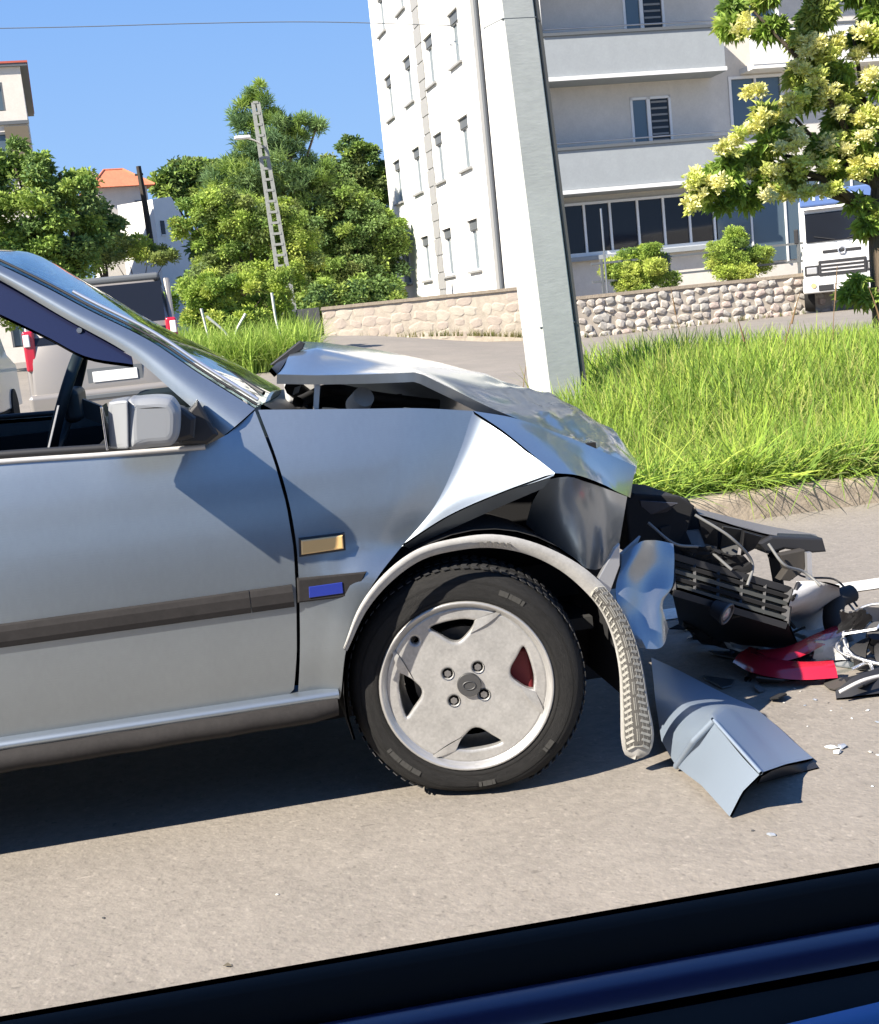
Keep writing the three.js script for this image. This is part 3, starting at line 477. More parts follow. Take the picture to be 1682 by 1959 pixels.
// ------------------------------------------------------------------ trees and bushes behind the road, left
tree('broadleaf_tree', 'large dark green tree in front of the beige block with red roof edge', [[30, 322, 60, 50], [115, 335, 46, 46], [60, 410, 75, 60], [150, 400, 40, 45], [-60, 380, 70, 80], [120, 470, 65, 45], [20, 500, 70, 45], [180, 470, 26, 36], [100, 550, 90, 50], [-20, 580, 90, 60]], -31, 60, sprigs.broad, [...G.dark, ...G.mid, ...G.mid], .62, .22, undefined, { base: [120, 600], clump: .8 });
tree('broadleaf_tree', 'rounded green tree right of the small orange roofed house', [[318, 345, 30, 22], [360, 338, 36, 20], [405, 342, 36, 22], [340, 368, 36, 16], [410, 385, 46, 35], [440, 340, 24, 26]], -80, 16, sprigs.broad, [...G.mid, ...G.dark, ...G.olive], 1.7, .3);
tree('pine_tree', 'tall ragged pine tree rising behind the concrete lattice mast', [[490, 178, 14, 24], [487, 215, 34, 26], [466, 238, 22, 20], [520, 250, 38, 24], [565, 240, 34, 12], [605, 245, 24, 9], [560, 262, 30, 10], [500, 285, 55, 26], [560, 295, 22, 14], [455, 320, 30, 28], [510, 335, 75, 40], [565, 360, 55, 45], [460, 375, 60, 45], [600, 340, 40, 34], [430, 345, 34, 30]], -49, 34, sprigs.needle, [...G.pine, ...G.mid.slice(0, 2)], 1.05, .3, undefined, { base: [540, 560], clump: .8 });
tree('pine_tree', 'dark pine tree beside the white apartment block, right of the pale undergrowth', [[668, 285, 24, 20], [690, 296, 30, 18], [650, 318, 40, 24], [705, 335, 52, 30], [640, 370, 44, 34], [715, 385, 46, 40], [660, 420, 60, 40], [610, 400, 40, 40]], -56, 44, sprigs.broad, [...G.dark, ...G.olive, ...G.mid.slice(0, 2)], .85, .3, undefined, { clump: .8 });
tree('broadleaf_tree', 'dense green tree filling the gap in front of the white apartment block', [[620, 440, 62, 55], [690, 440, 60, 55], [600, 395, 50, 40], [660, 390, 50, 36], [660, 520, 70, 55], [735, 530, 40, 55], [600, 545, 60, 50], [690, 585, 70, 40], [740, 455, 34, 50], [590, 610, 50, 40], [650, 600, 60, 40]], -49, 52, sprigs.broad, [...G.mid, ...G.dark, ...G.mid, ...G.olive], .72, .25, undefined, { clump: .8 });
tree('broadleaf_tree', 'lighter green tree beside the pale blue house wall', [[430, 400, 54, 44], [480, 425, 64, 50], [370, 430, 34, 36], [410, 470, 42, 40], [545, 430, 50, 45], [460, 515, 70, 45], [560, 505, 55, 45], [400, 530, 50, 40], [500, 570, 80, 40]], -43, 60, sprigs.broad, [...G.mid, ...G.light, ...G.mid, ...G.olive], .6, .2, undefined, { clump: .8 });
tree('leafy_bush', 'bright green bush with pale stems behind the car windscreen', [[380, 560, 45, 40], [440, 575, 50, 45], [500, 570, 48, 45], [400, 610, 60, 40], [470, 620, 60, 40], [535, 610, 34, 44], [350, 590, 40, 40], [540, 560, 30, 40]], -27, 80, sprigs.small, [...G.light, ...G.mid, ...G.mid], .75, .07, undefined, { cat: 'bush', clump: .7 });
tree('leafy_bush', 'small yellow green bush below the orange roofed house', [[240, 478, 36, 22], [285, 486, 36, 20], [215, 490, 30, 20], [320, 492, 24, 14]], -58, 30, sprigs.small, [...G.light, ...G.olive], 1.4, .08, undefined, { cat: 'bush' });
tree('broadleaf_tree', 'dark green tree left of the orange roofed house', [[178, 410, 24, 32], [200, 440, 22, 30], [165, 450, 30, 40]], -60, 24, sprigs.broad, [...G.dark, ...G.mid], 1.3, .2);
tree('broadleaf_tree', 'deep green tree mass closing the gap behind the thicket', [[425, 470, 50, 60], [520, 470, 60, 60], [600, 500, 60, 70], [690, 520, 60, 70], [740, 560, 40, 60], [460, 560, 80, 50], [560, 570, 80, 50], [660, 580, 80, 50]], -64, 14, sprigs.broad, [...G.dark, ...G.mid.slice(0, 2)], 1.7, .3);
tree('leafy_bush', 'shaded undergrowth between the thicket and the grey gate', [[570, 600, 36, 36], [600, 620, 30, 30], [640, 575, 50, 36], [700, 570, 50, 34], [740, 575, 34, 30]], -41, 40, sprigs.broad, [...G.mid, ...G.dark], .8, .06, undefined, { cat: 'bush', clump: .7 });
{ const t = thing('pale_stems', 'bare pale branches sticking out of the bright green bush', 'branches'); for (const l of [[[395, 605], [430, 635], [455, 668]], [[470, 600], [450, 640], [452, 670]], [[520, 560], [530, 620], [545, 660]], [[385, 590], [400, 650]]]) part('stem', taper(l.map(([a, b]) => onZ(a, b, -25.6)), .035, .02, 8, 6), M.concrete, t); }

// ------------------------------------------------------------------ apartment block
const BT = 3.4 * Math.PI / 180, BO = onZ(968, 548, -36.5);
{
  const b = thing('apartment_block', 'white four storey apartment block with grey balconies', 'building', undefined, [BO.x, 0, BO.z], BT);
  const H = 15.6, D = 15.8, rows = [2.3, 5.6, 8.92, 12.25], cols = [3.2, 6.7, 10.2, 13.75];
  // white gable wall with window openings: panels round each opening
  const openH = 1.66, openW = 1.3, gable = [];
  const xs = [[0, cols[0] - openW / 2]]; for (let i = 0; i < 4; i++) xs.push([cols[i] + openW / 2, i < 3 ? cols[i + 1] - openW / 2 : D]);
  for (const [a, c] of xs) gable.push(box(.3, H, c - a, .15, H / 2, -(a + c) / 2));
  for (const s of cols) { let y = 0; for (const r of [...rows, H]) { const h = r - y; if (h > 0) gable.push(box(.3, h, openW, .15, y + h / 2, -s)); y = r + openH; if (r === H) break; } }
  part('gable_wall', gable, M.stucco, b);
  for (const s of cols) for (const r of rows) {
    const w = part('window', [box(.05, openH, .07, .17, r + openH / 2, -s - openW / 2 + .035), box(.05, openH, .07, .17, r + openH / 2, -s + openW / 2 - .035), box(.05, .07, openW, .17, r + .035, -s), box(.05, .07, openW, .17, r + openH - .3, -s), box(.05, openH, .06, .171, r + openH / 2, -s)], M.white, b);
    part('pane', box(.01, openH - .05, openW - .05, .20, r + openH / 2, -s), M.glassBlue, w);
    part('blind', box(.012, openH * .8, openW * .9, .215, r + openH * .42, -s), M.white, w);
    part('shutter_box', box(.10, .32, openW - .02, .14, r + openH - .16, -s), M.trimDark, w);
    part('sill', box(.24, .07, openW + .22, .02, r - .035, -s), M.stuccoGrey, w);
  }
  // grey quoin strip of blocks and the corner recess
  for (let y = 0, k = 0; y < H - .4; y += .62, k++) part('quoin_block', box(.05, .58, k % 2 ? 1.0 : .84, -.02, y + .31, -7.98), M.stuccoGrey, b);
  part('corner_strip', box(.10, H, .55, -.04, H / 2, -.45), M.stuccoGrey, b);
  part('downpipe', cyl(.06, .06, H, 10).translate(-.1, H / 2, -.12), M.trimDark, b);
  // front corner wall and set-back front with openings
  part('front_corner_wall', box(1.6, H, .3, 1.1, H / 2, -.15), M.stucco, b);
  part('corner_return', box(.3, H, 1.2, 1.75, H / 2, -.9), M.stucco, b);
  const ZF = -1.05, fr = []; const wallB = (x0, x1, y0, y1) => fr.push(box(x1 - x0, y1 - y0, .3, (x0 + x1) / 2, (y0 + y1) / 2, ZF - .15));
  const win0 = 2.4, win1 = 4.02, dr = [5.0, 6.4];
  wallB(1.9, 16, 0, win0); wallB(1.9, 16, win1, 5.55);
  for (const f of [5.55, 8.95, 12.3]) { wallB(1.9, dr[0], f, f + 3.4); wallB(dr[1], 8.45, f, f + 3.4); wallB(dr[0], dr[1], f + 1.62, f + 3.4); wallB(8.45, 10.4, f, f + .5); wallB(8.45, 10.4, f + 2.05, f + 3.4); wallB(10.4, 16, f, f + 3.4); }
  part('front_wall', fr, M.cream, b);
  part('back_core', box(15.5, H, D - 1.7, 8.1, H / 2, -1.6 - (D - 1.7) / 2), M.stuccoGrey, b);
  part('flat_roof', box(16.8, .3, D + .6, 8, H + .15, -D / 2 + .1), M.parapet, b);
  for (const f of [5.55, 8.95, 12.3]) {
    const d = part('balcony_door', [box(.08, 1.62, .06, dr[0] + .04, f + .81, ZF), box(.08, 1.62, .06, dr[1] - .04, f + .81, ZF), box(.12, 1.62, .06, 5.62, f + .81, ZF), box(1.4, .08, .06, 5.7, f + 1.58, ZF)], M.white, b);
    part('pane', box(.55, 1.5, .02, 5.3, f + .8, ZF - .04), M.glassBlue, d); part('pane', box(.62, 1.5, .02, 6.0, f + .8, ZF - .041), M.glassDark, d);
    for (let k = 0; k < 7; k++) part('shutter_slat', box(.56, .06, .02, 6.0, f + .25 + k * .2, ZF - .02), M.stuccoGrey, d);
    const w = part('window', [box(.09, 1.55, .08, 8.5, f + 1.27, ZF + .01), box(.09, 1.55, .08, 10.35, f + 1.27, ZF + .01), box(1.95, .09, .08, 9.42, f + 2.02, ZF + .012), box(.07, 1.5, .07, 9.4, f + 1.27, ZF + .01)], M.white, b); part('pane', box(1.8, 1.5, .02, 9.42, f + 1.27, ZF - .05), M.glassBlue, w);
    // balcony: slab, parapet, dark cap rail
    const y0 = f - 1.3, bl = part('balcony', [box(5.95, 1.2, .14, 4.9, y0 + .72, -.07), box(.14, 1.2, .9, 7.8, y0 + .72, -.6), box(5.95, .16, 1.08, 4.9, y0 + .06, -.54)], M.parapet, b);
    part('cap_rail', [box(6.05, .09, .24, 4.9, y0 + 1.37, -.07), box(.2, .09, 1.0, 7.82, y0 + 1.371, -.62)], M.trimDark, bl);
    part('edge_strip', box(6.0, .12, .05, 4.9, y0 + .06, .035), M.white, bl);
    part('hand_rail', tube([v3(1.95, y0 + 1.55, -.08), v3(7.85, y0 + 1.55, -.08)], .025, 2, 6, false), M.steel, bl);
  }
  // right-hand bay balcony
  for (const f of [8.95, 12.3]) { const bl = part('balcony', [box(5, 1.1, .14, 11.4, f - .6, -.2), box(5, .16, .9, 11.4, f - 1.2, -.6)], M.stucco, b); part('cap_rail', box(5.1, .08, .2, 11.4, f - .02, -.2), M.trimDark, bl); }
  // ground floor glazing
  const ms = [2.02, 2.42, 3.12, 4.0, 4.95, 5.85, 6.75, 7.62], band = part('window_band', [box(5.9, .12, .14, 4.9, win0 + .0, ZF + .05), box(5.9, .08, .14, 4.9, win1 - .02, ZF + .05)], M.white, b);
  for (let i = 0; i < ms.length; i++) { part('mullion', box(.075, 1.6, .09, ms[i], 3.2, ZF + .04), M.white, band); if (i) part('pane', box(ms[i] - ms[i - 1] - .07, 1.56, .02, (ms[i] + ms[i - 1]) / 2, 3.2, ZF + .012), M.glassDark, band); }
  part('window_sill', box(6.6, .14, .34, 4.9, win0 - .13, ZF + .14), M.parapet, band);
  for (let i = 0; i < 5; i++) { const x = 7.7 + i * 1.25; part('glass_panel', box(1.19, 2.5, .03, x + .62, 2.85, ZF + .03), M.glassBlue, b); part('panel_post', box(.06, 2.6, .07, x + 1.25, 2.85, ZF + .05), M.white, b); }
}
// beige block at the left edge
{
  const c = onZ(78, 400, -55), b = thing('beige_block', 'beige block with red roof edge at the edge of the trees', 'building', undefined, [c.x, 0, -55], .10);
  const T = 12.9, W2 = 14, wl = []; const wx = [[-1.95, -.75 - .05], [-4.6, -3.3], [-7.4, -6.1]], wy = [[11.15, 12.3], [8.9 - .9, 10.3], [4.6, 6.6], [1.4, 3.4]];
  let y = 0; for (const [a, e] of [...wy].reverse()) { wl.push(box(W2, a - y, .3, -W2 / 2, (a + y) / 2, -.15)); let x = 0; for (const [p, q] of wx) { wl.push(box(x - q, e - a, .3, (x + q) / 2, (a + e) / 2, -.15)); x = p; } wl.push(box(x + W2, e - a, .3, (x - W2) / 2, (a + e) / 2, -.15)); y = e; } wl.push(box(W2, T - y, .3, -W2 / 2, (T + y) / 2, -.15));
  part('wall', wl, M.cream, b); part('side_wall', box(.3, T, 11.5, -.15, T / 2, -6.1), M.cream, b); part('core', box(W2 - .9, T - .4, 10.8, -W2 / 2, T / 2 - .2, -6.2), M.stuccoGrey, b);
  for (const [p, q] of wx) for (const [a, e] of wy) { const w = part('window', [box(.08, e - a, .1, p + .04, (a + e) / 2, -.06), box(.08, e - a, .1, q - .04, (a + e) / 2, -.06), box(q - p, .1, .1, (p + q) / 2, e - .05, -.062)], M.trimDark, b); part('pane', box(q - p - .1, e - a - .1, .03, (p + q) / 2, (a + e) / 2, -.14), M.glassBlue, w); }
  part('floor_band', box(W2 + .1, .14, .1, -W2 / 2, 10.65, .06), M.trimDark, b);
  part('brown_bay', box(.95, 2.0, .12, -.5, 9.5, .05), std(.13, .11, .08, .9), b);
  part('roof', [box(W2 + .6, .12, 12.3, -W2 / 2, T + .06, -6)], M.trimDark, b);
  part('tile_edge', box(W2 + .66, .08, 12.36, -W2 / 2, T + .162, -6), std(.42, .09, .06, .8), b);
  part('roof_tiles', (() => { const g = new THREE.ConeGeometry(1, 1, 4).rotateY(Math.PI / 4).scale((W2 + .4) / 1.414, .8, 8.4); return g.translate(-W2 / 2, T + .62, -6); })(), std(.42, .09, .06, .8), b);
}
// small house with orange hip roof
{
  const c = onZ(232, 355, -75), b = thing('small_house', 'small house with orange tiled hip roof among the trees', 'house', undefined, [c.x, 0, -75], .25);
  const T = 9.95, hw = 1.7;
  const tiles = std(1, 1, 1, .85, 0, { map: mottled([.52, .17, .085], .25, 1.2) });
  part('wall', box(hw * 2 - .5, T, 4, 0, T / 2, -2), M.cream, b); const wi = part('window', box(.5, 1.0, .05, .9, T - 1.3, .01), M.trimDark, b); part('sill', box(.6, .08, .12, .9, T - 1.84, .04), M.stuccoGrey, wi);
  const rg = new THREE.BufferGeometry(), e = T, a = e + 1.2, w = hw + .15, P = [[-w, e, .5], [w, e, .5], [w, e, -4.6], [-w, e, -4.6], [-.55, a, -1.6], [.55, a, -1.6], [.55, a, -2.6], [-.55, a, -2.6]], F = [[0, 1, 5], [0, 5, 4], [1, 2, 6], [1, 6, 5], [2, 3, 7], [2, 7, 6], [3, 0, 4], [3, 4, 7], [4, 5, 6], [4, 6, 7], [0, 2, 1], [0, 3, 2]];
  rg.setAttribute('position', new THREE.Float32BufferAttribute(F.flat().flatMap(i => P[i]), 3)); rg.setAttribute('uv', new THREE.Float32BufferAttribute(F.flat().flatMap(i => [P[i][0], P[i][1]]), 2)); rg.computeVertexNormals(); const rf = part('roof', rg, tiles, b);
  for (const [i, j] of [[0, 4], [1, 5], [4, 5]]) part('ridge_tiles', tube([v3(...P[i]), v3(...P[j])], .07, 4, 6, false), tiles, rf);
  part('chimney', rbox(.35, .7, .35, .02, -1.25, a - .35, -2), M.white, rf);
}
{ const p0 = onZ(292, 385, -70), b = thing('white_shed', 'windowless white wall of a lean-to house in shade behind the bushes', 'house', undefined, [p0.x, 0, -70], .9);
  const s = new THREE.Shape(); s.moveTo(0, 0); s.lineTo(0, 8.6); s.lineTo(1.6, 8.8); s.lineTo(3.4, 6.2); s.lineTo(3.4, 0); part('wall', new THREE.ExtrudeGeometry(s, { depth: 2.5, bevelEnabled: false }).translate(0, 0, -2.5), M.stucco, b);
  const w = part('window', box(.32, .75, .06, .55, 7.1, .01), M.glassDark, b); part('frame', box(.42, .06, .1, .55, 6.7, .02), M.white, w); b.userData.label = 'white side wall of a lean-to house with one tiny window'; }
{ const t = thing('wooden_pole', 'dark leaning wooden pole beside the orange roofed house', 'pole'); part('shaft', taper([onZ(291, 480, -68), onZ(279, 400, -68), onZ(265, 318, -68)], .17, .13, 6, 8), std(.035, .028, .022, .9), t); part('crossarm', bar(onZ(258, 335, -68), onZ(274, 333, -68), .1, .1), std(.05, .04, .03, .9), t); }
// concrete lattice mast with street lamp
{
  const mastM = std(1, 1, 1, .9, 0, { map: mottled([.27, .28, .26], .3, 1) }), t = thing('lattice_mast', 'pale concrete lattice mast with a street lamp in front of the pine tree', 'mast'), top = onZ(489, 196, -39.5), bot = onZ(562, 650, -39.5), ax = bot.clone().sub(top), n = 22;
  const w = k => lerp(.08, .21, k), P = (k, s) => top.clone().addScaledVector(ax, k).add(v3(s * w(k), 0, 0));
  for (const s of [-1, 1]) part('leg', bar(P(0, s), P(1, s), .075, .12), mastM, t);
  for (let i = 0; i <= n; i++) { const k = i / n; part('rung', bar(P(k, -1), P(k, 1), .10, .075), mastM, t); }
  part('lamp_arm', tube([onZ(499, 275, -39.4), onZ(485, 268, -39.2), onZ(470, 264, -39)], .035, 10, 6), M.steel, t);
  part('lamp_head', rbox(.52, .11, .22, .05, ...onZ(464, 263, -39).toArray()), M.white, t);
}
{ const t = thing('overhead_cable', 'thin power cable crossing the blue sky', 'cable'); part('wire', tube([onZ(-400, 60, -40), onZ(120, 52, -40), onZ(370, 45, -40), onZ(600, 42, -40), onZ(900, 50, -40)], .014, 40, 5), M.trimDark, t); }

// ------------------------------------------------------------------ rubble walls: every stone its own piece
const stoneGeos = Array.from({ length: 8 }, () => { const g = new THREE.IcosahedronGeometry(1, 1), p = g.attributes.position, f = {}; for (let i = 0; i < p.count; i++) { const key = [p.getX(i), p.getY(i), p.getZ(i)].map(v => v.toFixed(3)).join(); f[key] ??= R(.82, 1.15); const k = f[key], sq = c => Math.sign(c) * Math.pow(Math.abs(c), .62); p.setXYZ(i, sq(p.getX(i)) * k * .8, sq(p.getY(i)) * k * .8, p.getZ(i) * k); } g.computeVertexNormals(); return g; });
const stoneMats = [[.42, .38, .33], [.37, .33, .29], [.48, .44, .39], [.40, .33, .29], [.34, .32, .29]].map(c => std(1, 1, 1, .95, 0, { map: mottled(c, .55, .5) }));
const stoneMatsPale = [[.48, .42, .34], [.45, .38, .31], [.52, .46, .375], [.46, .39, .325]].map(c => std(1, 1, 1, .95, 0, { map: mottled(c, .3, .6) }));
function stoneWall(name, label, x0, x1, z0, z1, yb, yt, sw, sh, mats, proud, mortar) {
  const w = thing(name, label, 'wall'); const a = v3(x0, 0, z0), b = v3(x1, 0, z1), L = a.distanceTo(b), ang = Math.atan2(-(z1 - z0), x1 - x0);
  w.position.copy(a); w.rotation.y = ang; const base = x => yb(x / L), top = x => yt(x / L);
  const s = new THREE.Shape(); s.moveTo(0, base(0) - .2); for (let i = 0; i <= 20; i++) s.lineTo(L * (1 - 0) * i / 20, base(L * i / 20) - .2); for (let i = 20; i >= 0; i--) s.lineTo(L * i / 20, top(L * i / 20)); part('mortar', new THREE.ExtrudeGeometry(s, { depth: .4, bevelEnabled: false }).translate(0, 0, -.4), mortar, w);
  let row = 0; for (let y = -.1; y < 2; y += sh * .92, row++) for (let x = (row % 2) * sw * .5; x < L; x += sw * R(.62, 1.25)) { const yy = y + R(-.3, .3) * sh * .5 + sh / 2, xx = x + sw / 2 + R(-.1, .1) * sw; if (yy < base(xx) - .05 || yy + sh * .35 > top(xx) || xx > L - .05) continue;
    const m = part('stone', stoneGeos[Math.floor(rnd() * 8)], mats[Math.floor(rnd() * mats.length)], w); m.position.set(xx, yy, -proud * .25); m.scale.set(sw * R(.40, .66), sh * R(.42, .68), proud * R(.8, 1.3)); m.rotation.z = R(-.5, .5); }
  part('coping', (() => { const c = new THREE.Shape(); c.moveTo(-.04, top(0) + .002); for (let i = 0; i <= 20; i++) c.lineTo(L * i / 20 + (i === 20 ? .04 : 0), top(L * i / 20) + .002); for (let i = 20; i >= 0; i--) c.lineTo(L * i / 20, top(L * i / 20) + .09); return new THREE.ExtrudeGeometry(c, { depth: .5, bevelEnabled: false }).translate(0, 0, -.45); })(), M.kerb, w);
  return w;
}
stoneWall('stone_wall', 'low rubble stone wall in front of the shrubs and window band', 9.45, 19.5, -31, -31, t => 0, t => 1.02, .34, .24, stoneMats, .09, M.mortar);
stoneWall('stone_wall', 'pale stone wall below the white gable of the apartment block', 2.93, 9.3, -34.2, -33.6, t => lerp(.6, 0, t), t => 1.46, .46, .34, stoneMatsPale, .02, std(1, 1, 1, 1, 0, { map: mottled([.47, .41, .33], .35, 1.2) }));
{ const t = thing('grey_boarding', 'dark grey gate at the end of the pale stone wall', 'boarding'); const a = onZ(573, 655, -35.2), b = onZ(618, 655, -35.2), h = 1.0; for (let i = 0; i < 4; i++) part('board', box((b.x - a.x) / 4 - .01, h, .05, lerp(a.x, b.x, (i + .5) / 4), a.y + h / 2 - .05, a.z), std(.07, .07, .075, .7), t); part('end_post', box(.1, h + .15, .1, a.x - .05, a.y + h / 2, a.z), M.trimDark, t); }  // dark grey boards and a post closing the wall end
// weeds at the foot of the wall, shrubs, railing
const tuftGeo = (() => { const pos = []; for (let k = 0; k < 11; k++) { const a = R(0, 6.28), lean = R(.05, 1.05), L = R(.6, 1.1), w = R(.011, .026), dx = Math.cos(a), dz = Math.sin(a), ox = R(-.12, .12), oz = R(-.12, .12); let prev = null; for (let s = 0; s <= 4; s++) { const t = s / 4, f = lean * t * t * L * .9, y = L * t * (1 - .38 * lean * t), ww = w * (1 - t * .95), c = [ox + dx * f, y, oz + dz * f], cur = [[c[0] - dz * ww, c[1], c[2] + dx * ww], [c[0] + dz * ww, c[1], c[2] - dx * ww]]; if (prev) pos.push(...prev[0], ...prev[1], ...cur[0], ...prev[1], ...cur[1], ...cur[0]); prev = cur; } } const g = new THREE.BufferGeometry(); g.setAttribute('position', new THREE.Float32BufferAttribute(pos, 3)); g.setAttribute('uv', new THREE.Float32BufferAttribute(new Float32Array(pos.length / 3 * 2), 2)); g.computeVertexNormals(); return g; })();
function grassField(name, label, spots, pal) { const im = new THREE.InstancedMesh(tuftGeo, leafSoft, spots.length), col = new THREE.Color(); spots.forEach(([x, y, z, h, lx = 0, lz = 0], i) => { eu.set(lz + R(-.12, .12), R(0, 6.28), -lx + R(-.12, .12), 'XZY'); q4.setFromEuler(eu); im.setMatrixAt(i, m4.compose(v3(x, y, z), q4, v3(h * R(.8, 1.2), h, h * R(.8, 1.2)))); const c = pal[Math.floor(rnd() * pal.length)], k = R(.8, 1.2); im.setColorAt(i, col.setRGB(c[0] * k, c[1] * k, c[2] * k)); }); im.name = name; im.userData = { label, category: 'grass', kind: 'stuff' }; im.castShadow = im.receiveShadow = true; scene.add(im); return im; }
const grassPal = [[.27, .40, .05], [.32, .45, .06], [.22, .35, .05], [.37, .46, .075], [.18, .29, .045], [.40, .42, .12]];
{
  const sp = [];
  for (let i = 0; i < 9500; i++) { const x = R(.2, 9.5), z = lerp(-8.9, -3.0, Math.pow(rnd(), .8)), dens = smooth((x - .9) / 1.2) * (z < -6.5 ? smooth((x - 2.35) / .5) : 1); if (rnd() > dens) continue; const patch = coarse[(((x * 41) | 0) & 511) + ((((-z) * 57) | 0) & 511) * 512]; sp.push([x, .1, z, lerp(.32, .56, smooth((-z - 3) / 3)) * (.5 + 1.05 * patch) * lerp(.6, 1, smooth((x - 1.4) / 1.8)), R(-.28, .28), (z > -3.4 ? .35 : 0) + R(-.25, .25)]); }
  for (let i = 0; i < 520; i++) sp.push([R(1.2, 9), .11, R(-3.2, -2.98), R(.22, .46), R(-.5, .5), R(.4, 1.05)]);
  for (let i = 0; i < 350; i++) sp.push([R(-6, .9), .1, R(-8.5, -3.2), R(.1, .22)]);
  grassField('tall_grass', 'tall bright green grass along the kerb beside the concrete pole', sp, grassPal);
  const sw = []; for (let i = 0; i < 170; i++) { const t = rnd(); sw.push([lerp(3.6, 9.1, Math.sqrt(t)), lerp(.5, .0, t), -33.3 + R(-.1, .35), R(.1, .3)]); } for (let i = 0; i < 60; i++) sw.push([R(9.6, 16), 0, R(-30.9, -30.7), R(.08, .22)]);
  const tw = []; for (let i = 0; i < 1500; i++) { const a = onZ(R(310, 590), 640, R(-27.5, -24.5)); tw.push([a.x, bank(a.x, a.z), a.z, R(.55, 1.25) * (1 - .3 * Math.abs(rnd() - .5)), R(-.25, .25), R(-.2, .3)]); }
  grassField('tall_weeds', 'tall loose bright green weeds behind the windscreen of the silver car', tw, [[.30, .44, .07], [.36, .50, .09], [.24, .37, .06], [.42, .52, .12]]);
  grassField('wall_weeds', 'yellowed weeds along the foot of the stone walls', sw, [[.20, .19, .05], [.15, .17, .04], [.24, .22, .08]]);
  const st = thing('seed_stalks', 'thin brown seed stalks standing above the tall grass', 'grass stalks'); st.userData.kind = 'stuff'; const gs = []; for (let i = 0; i < 13; i++) { const x = R(2.0, 7.5), z = R(-8.5, -4), h = R(.6, .95), dx = R(-.2, .2); gs.push(taper([v3(x, .1, z), v3(x + dx * .4, .1 + h * .6, z), v3(x + dx, .1 + h, z)], .0035, .003, 4, 4), taper([v3(x + dx * .8, .1 + h * .85, z), v3(x + dx, .1 + h, z), v3(x + dx * 1.2, .1 + h * 1.12, z)], .009, .002, 3, 5)); } part('stalk', gs, std(.16, .10, .05, .9), st).userData.kind = 'stuff';
}
tree('round_shrub', 'rounded green shrub behind the stone wall, nearer the concrete pole', [[1230, 512, 46, 36], [1205, 528, 30, 30], [1258, 526, 30, 30], [1236, 492, 32, 20], [1228, 545, 46, 22]], -32.2, 190, sprigs.small, [...G.mid, ...G.light], .62, .06, 'shrubs behind the stone wall', { cat: 'shrub', clump: 1.3 });
tree('round_shrub', 'rounded green shrub behind the stone wall, nearer the white lorry', [[1408, 488, 46, 32], [1380, 503, 30, 28], [1440, 500, 28, 28], [1408, 466, 30, 18], [1406, 520, 48, 20]], -32.2, 190, sprigs.small, [...G.mid, ...G.light], .62, .06, 'shrubs behind the stone wall', { cat: 'shrub', clump: 1.3 });
{ const t = thing('railing', 'dark metal railing running behind the stone wall', 'railing'); const y0 = 1.1; for (const y of [1.45, 1.95]) part('rail', box(8.2, .06, .05, 14.4, y, -32.0), M.trimDark, t); for (let i = 0; i < 5; i++) part('post', box(.07, 1.1, .07, 10.6 + i * 1.95, 1.5, -32), M.trimDark, t); }
{ const t = thing('thin_post', 'thin grey signpost standing beside the concrete pole', 'post'); part('shaft', cyl(.03, .03, 3, 8).translate(...onZ(1155, 470, -31.6).setY(1.9).toArray()), M.steel, t); }

// ------------------------------------------------------------------ concrete pole on the median
{
  const p0 = onZ(1068, 755, -6.9), t = thing('concrete_pole', 'tall square concrete utility pole standing in the grass', 'pole', undefined, [p0.x, 0, p0.z], .27);
  const sect = (y, w) => { const h = w / 2, c = h * .12; return [[-h + c, h], [h - c, h], [h, h - c], [h, -h + c], [h - c, -h], [-h + c, -h], [-h, -h + c], [-h, h - c]].map(([x, z]) => v3(x, y, z)); };
  const rings = []; for (let i = 0; i <= 24; i++) rings.push(sect(9 - 9.2 * i / 24, lerp(.245, .318, i / 24)));
  const pos = [], idx = [], uv = []; rings.forEach((r, j) => { for (let i = 0; i <= 8; i++) { const p = r[i % 8]; pos.push(p.x, p.y, p.z); uv.push(i * .09, p.y); } }); for (let j = 0; j < 24; j++) for (let i = 0; i < 8; i++) { const a = j * 9 + i; idx.push(a, a + 9, a + 1, a + 1, a + 9, a + 10); }
  let g = new THREE.BufferGeometry(); g.setAttribute('position', new THREE.Float32BufferAttribute(pos, 3)); g.setAttribute('uv', new THREE.Float32BufferAttribute(uv, 2)); g.setIndex(idx); g = toCreasedNormals(g, .3); part('shaft', g, M.concrete, t);
  t.rotation.z = .042; part('dark_strip', bar(v3(.182, 0, .12), v3(.146, 9, .09), .055, .035), std(.10, .10, .095, .8), t);  // dark grey strip up the right edge of the shaft
  for (const y of [.93, 3.18]) part('joint', rbox(.3155 - y * .0076, .012, .3155 - y * .0076, .003, 0, y, 0), M.trimDark, t);
}
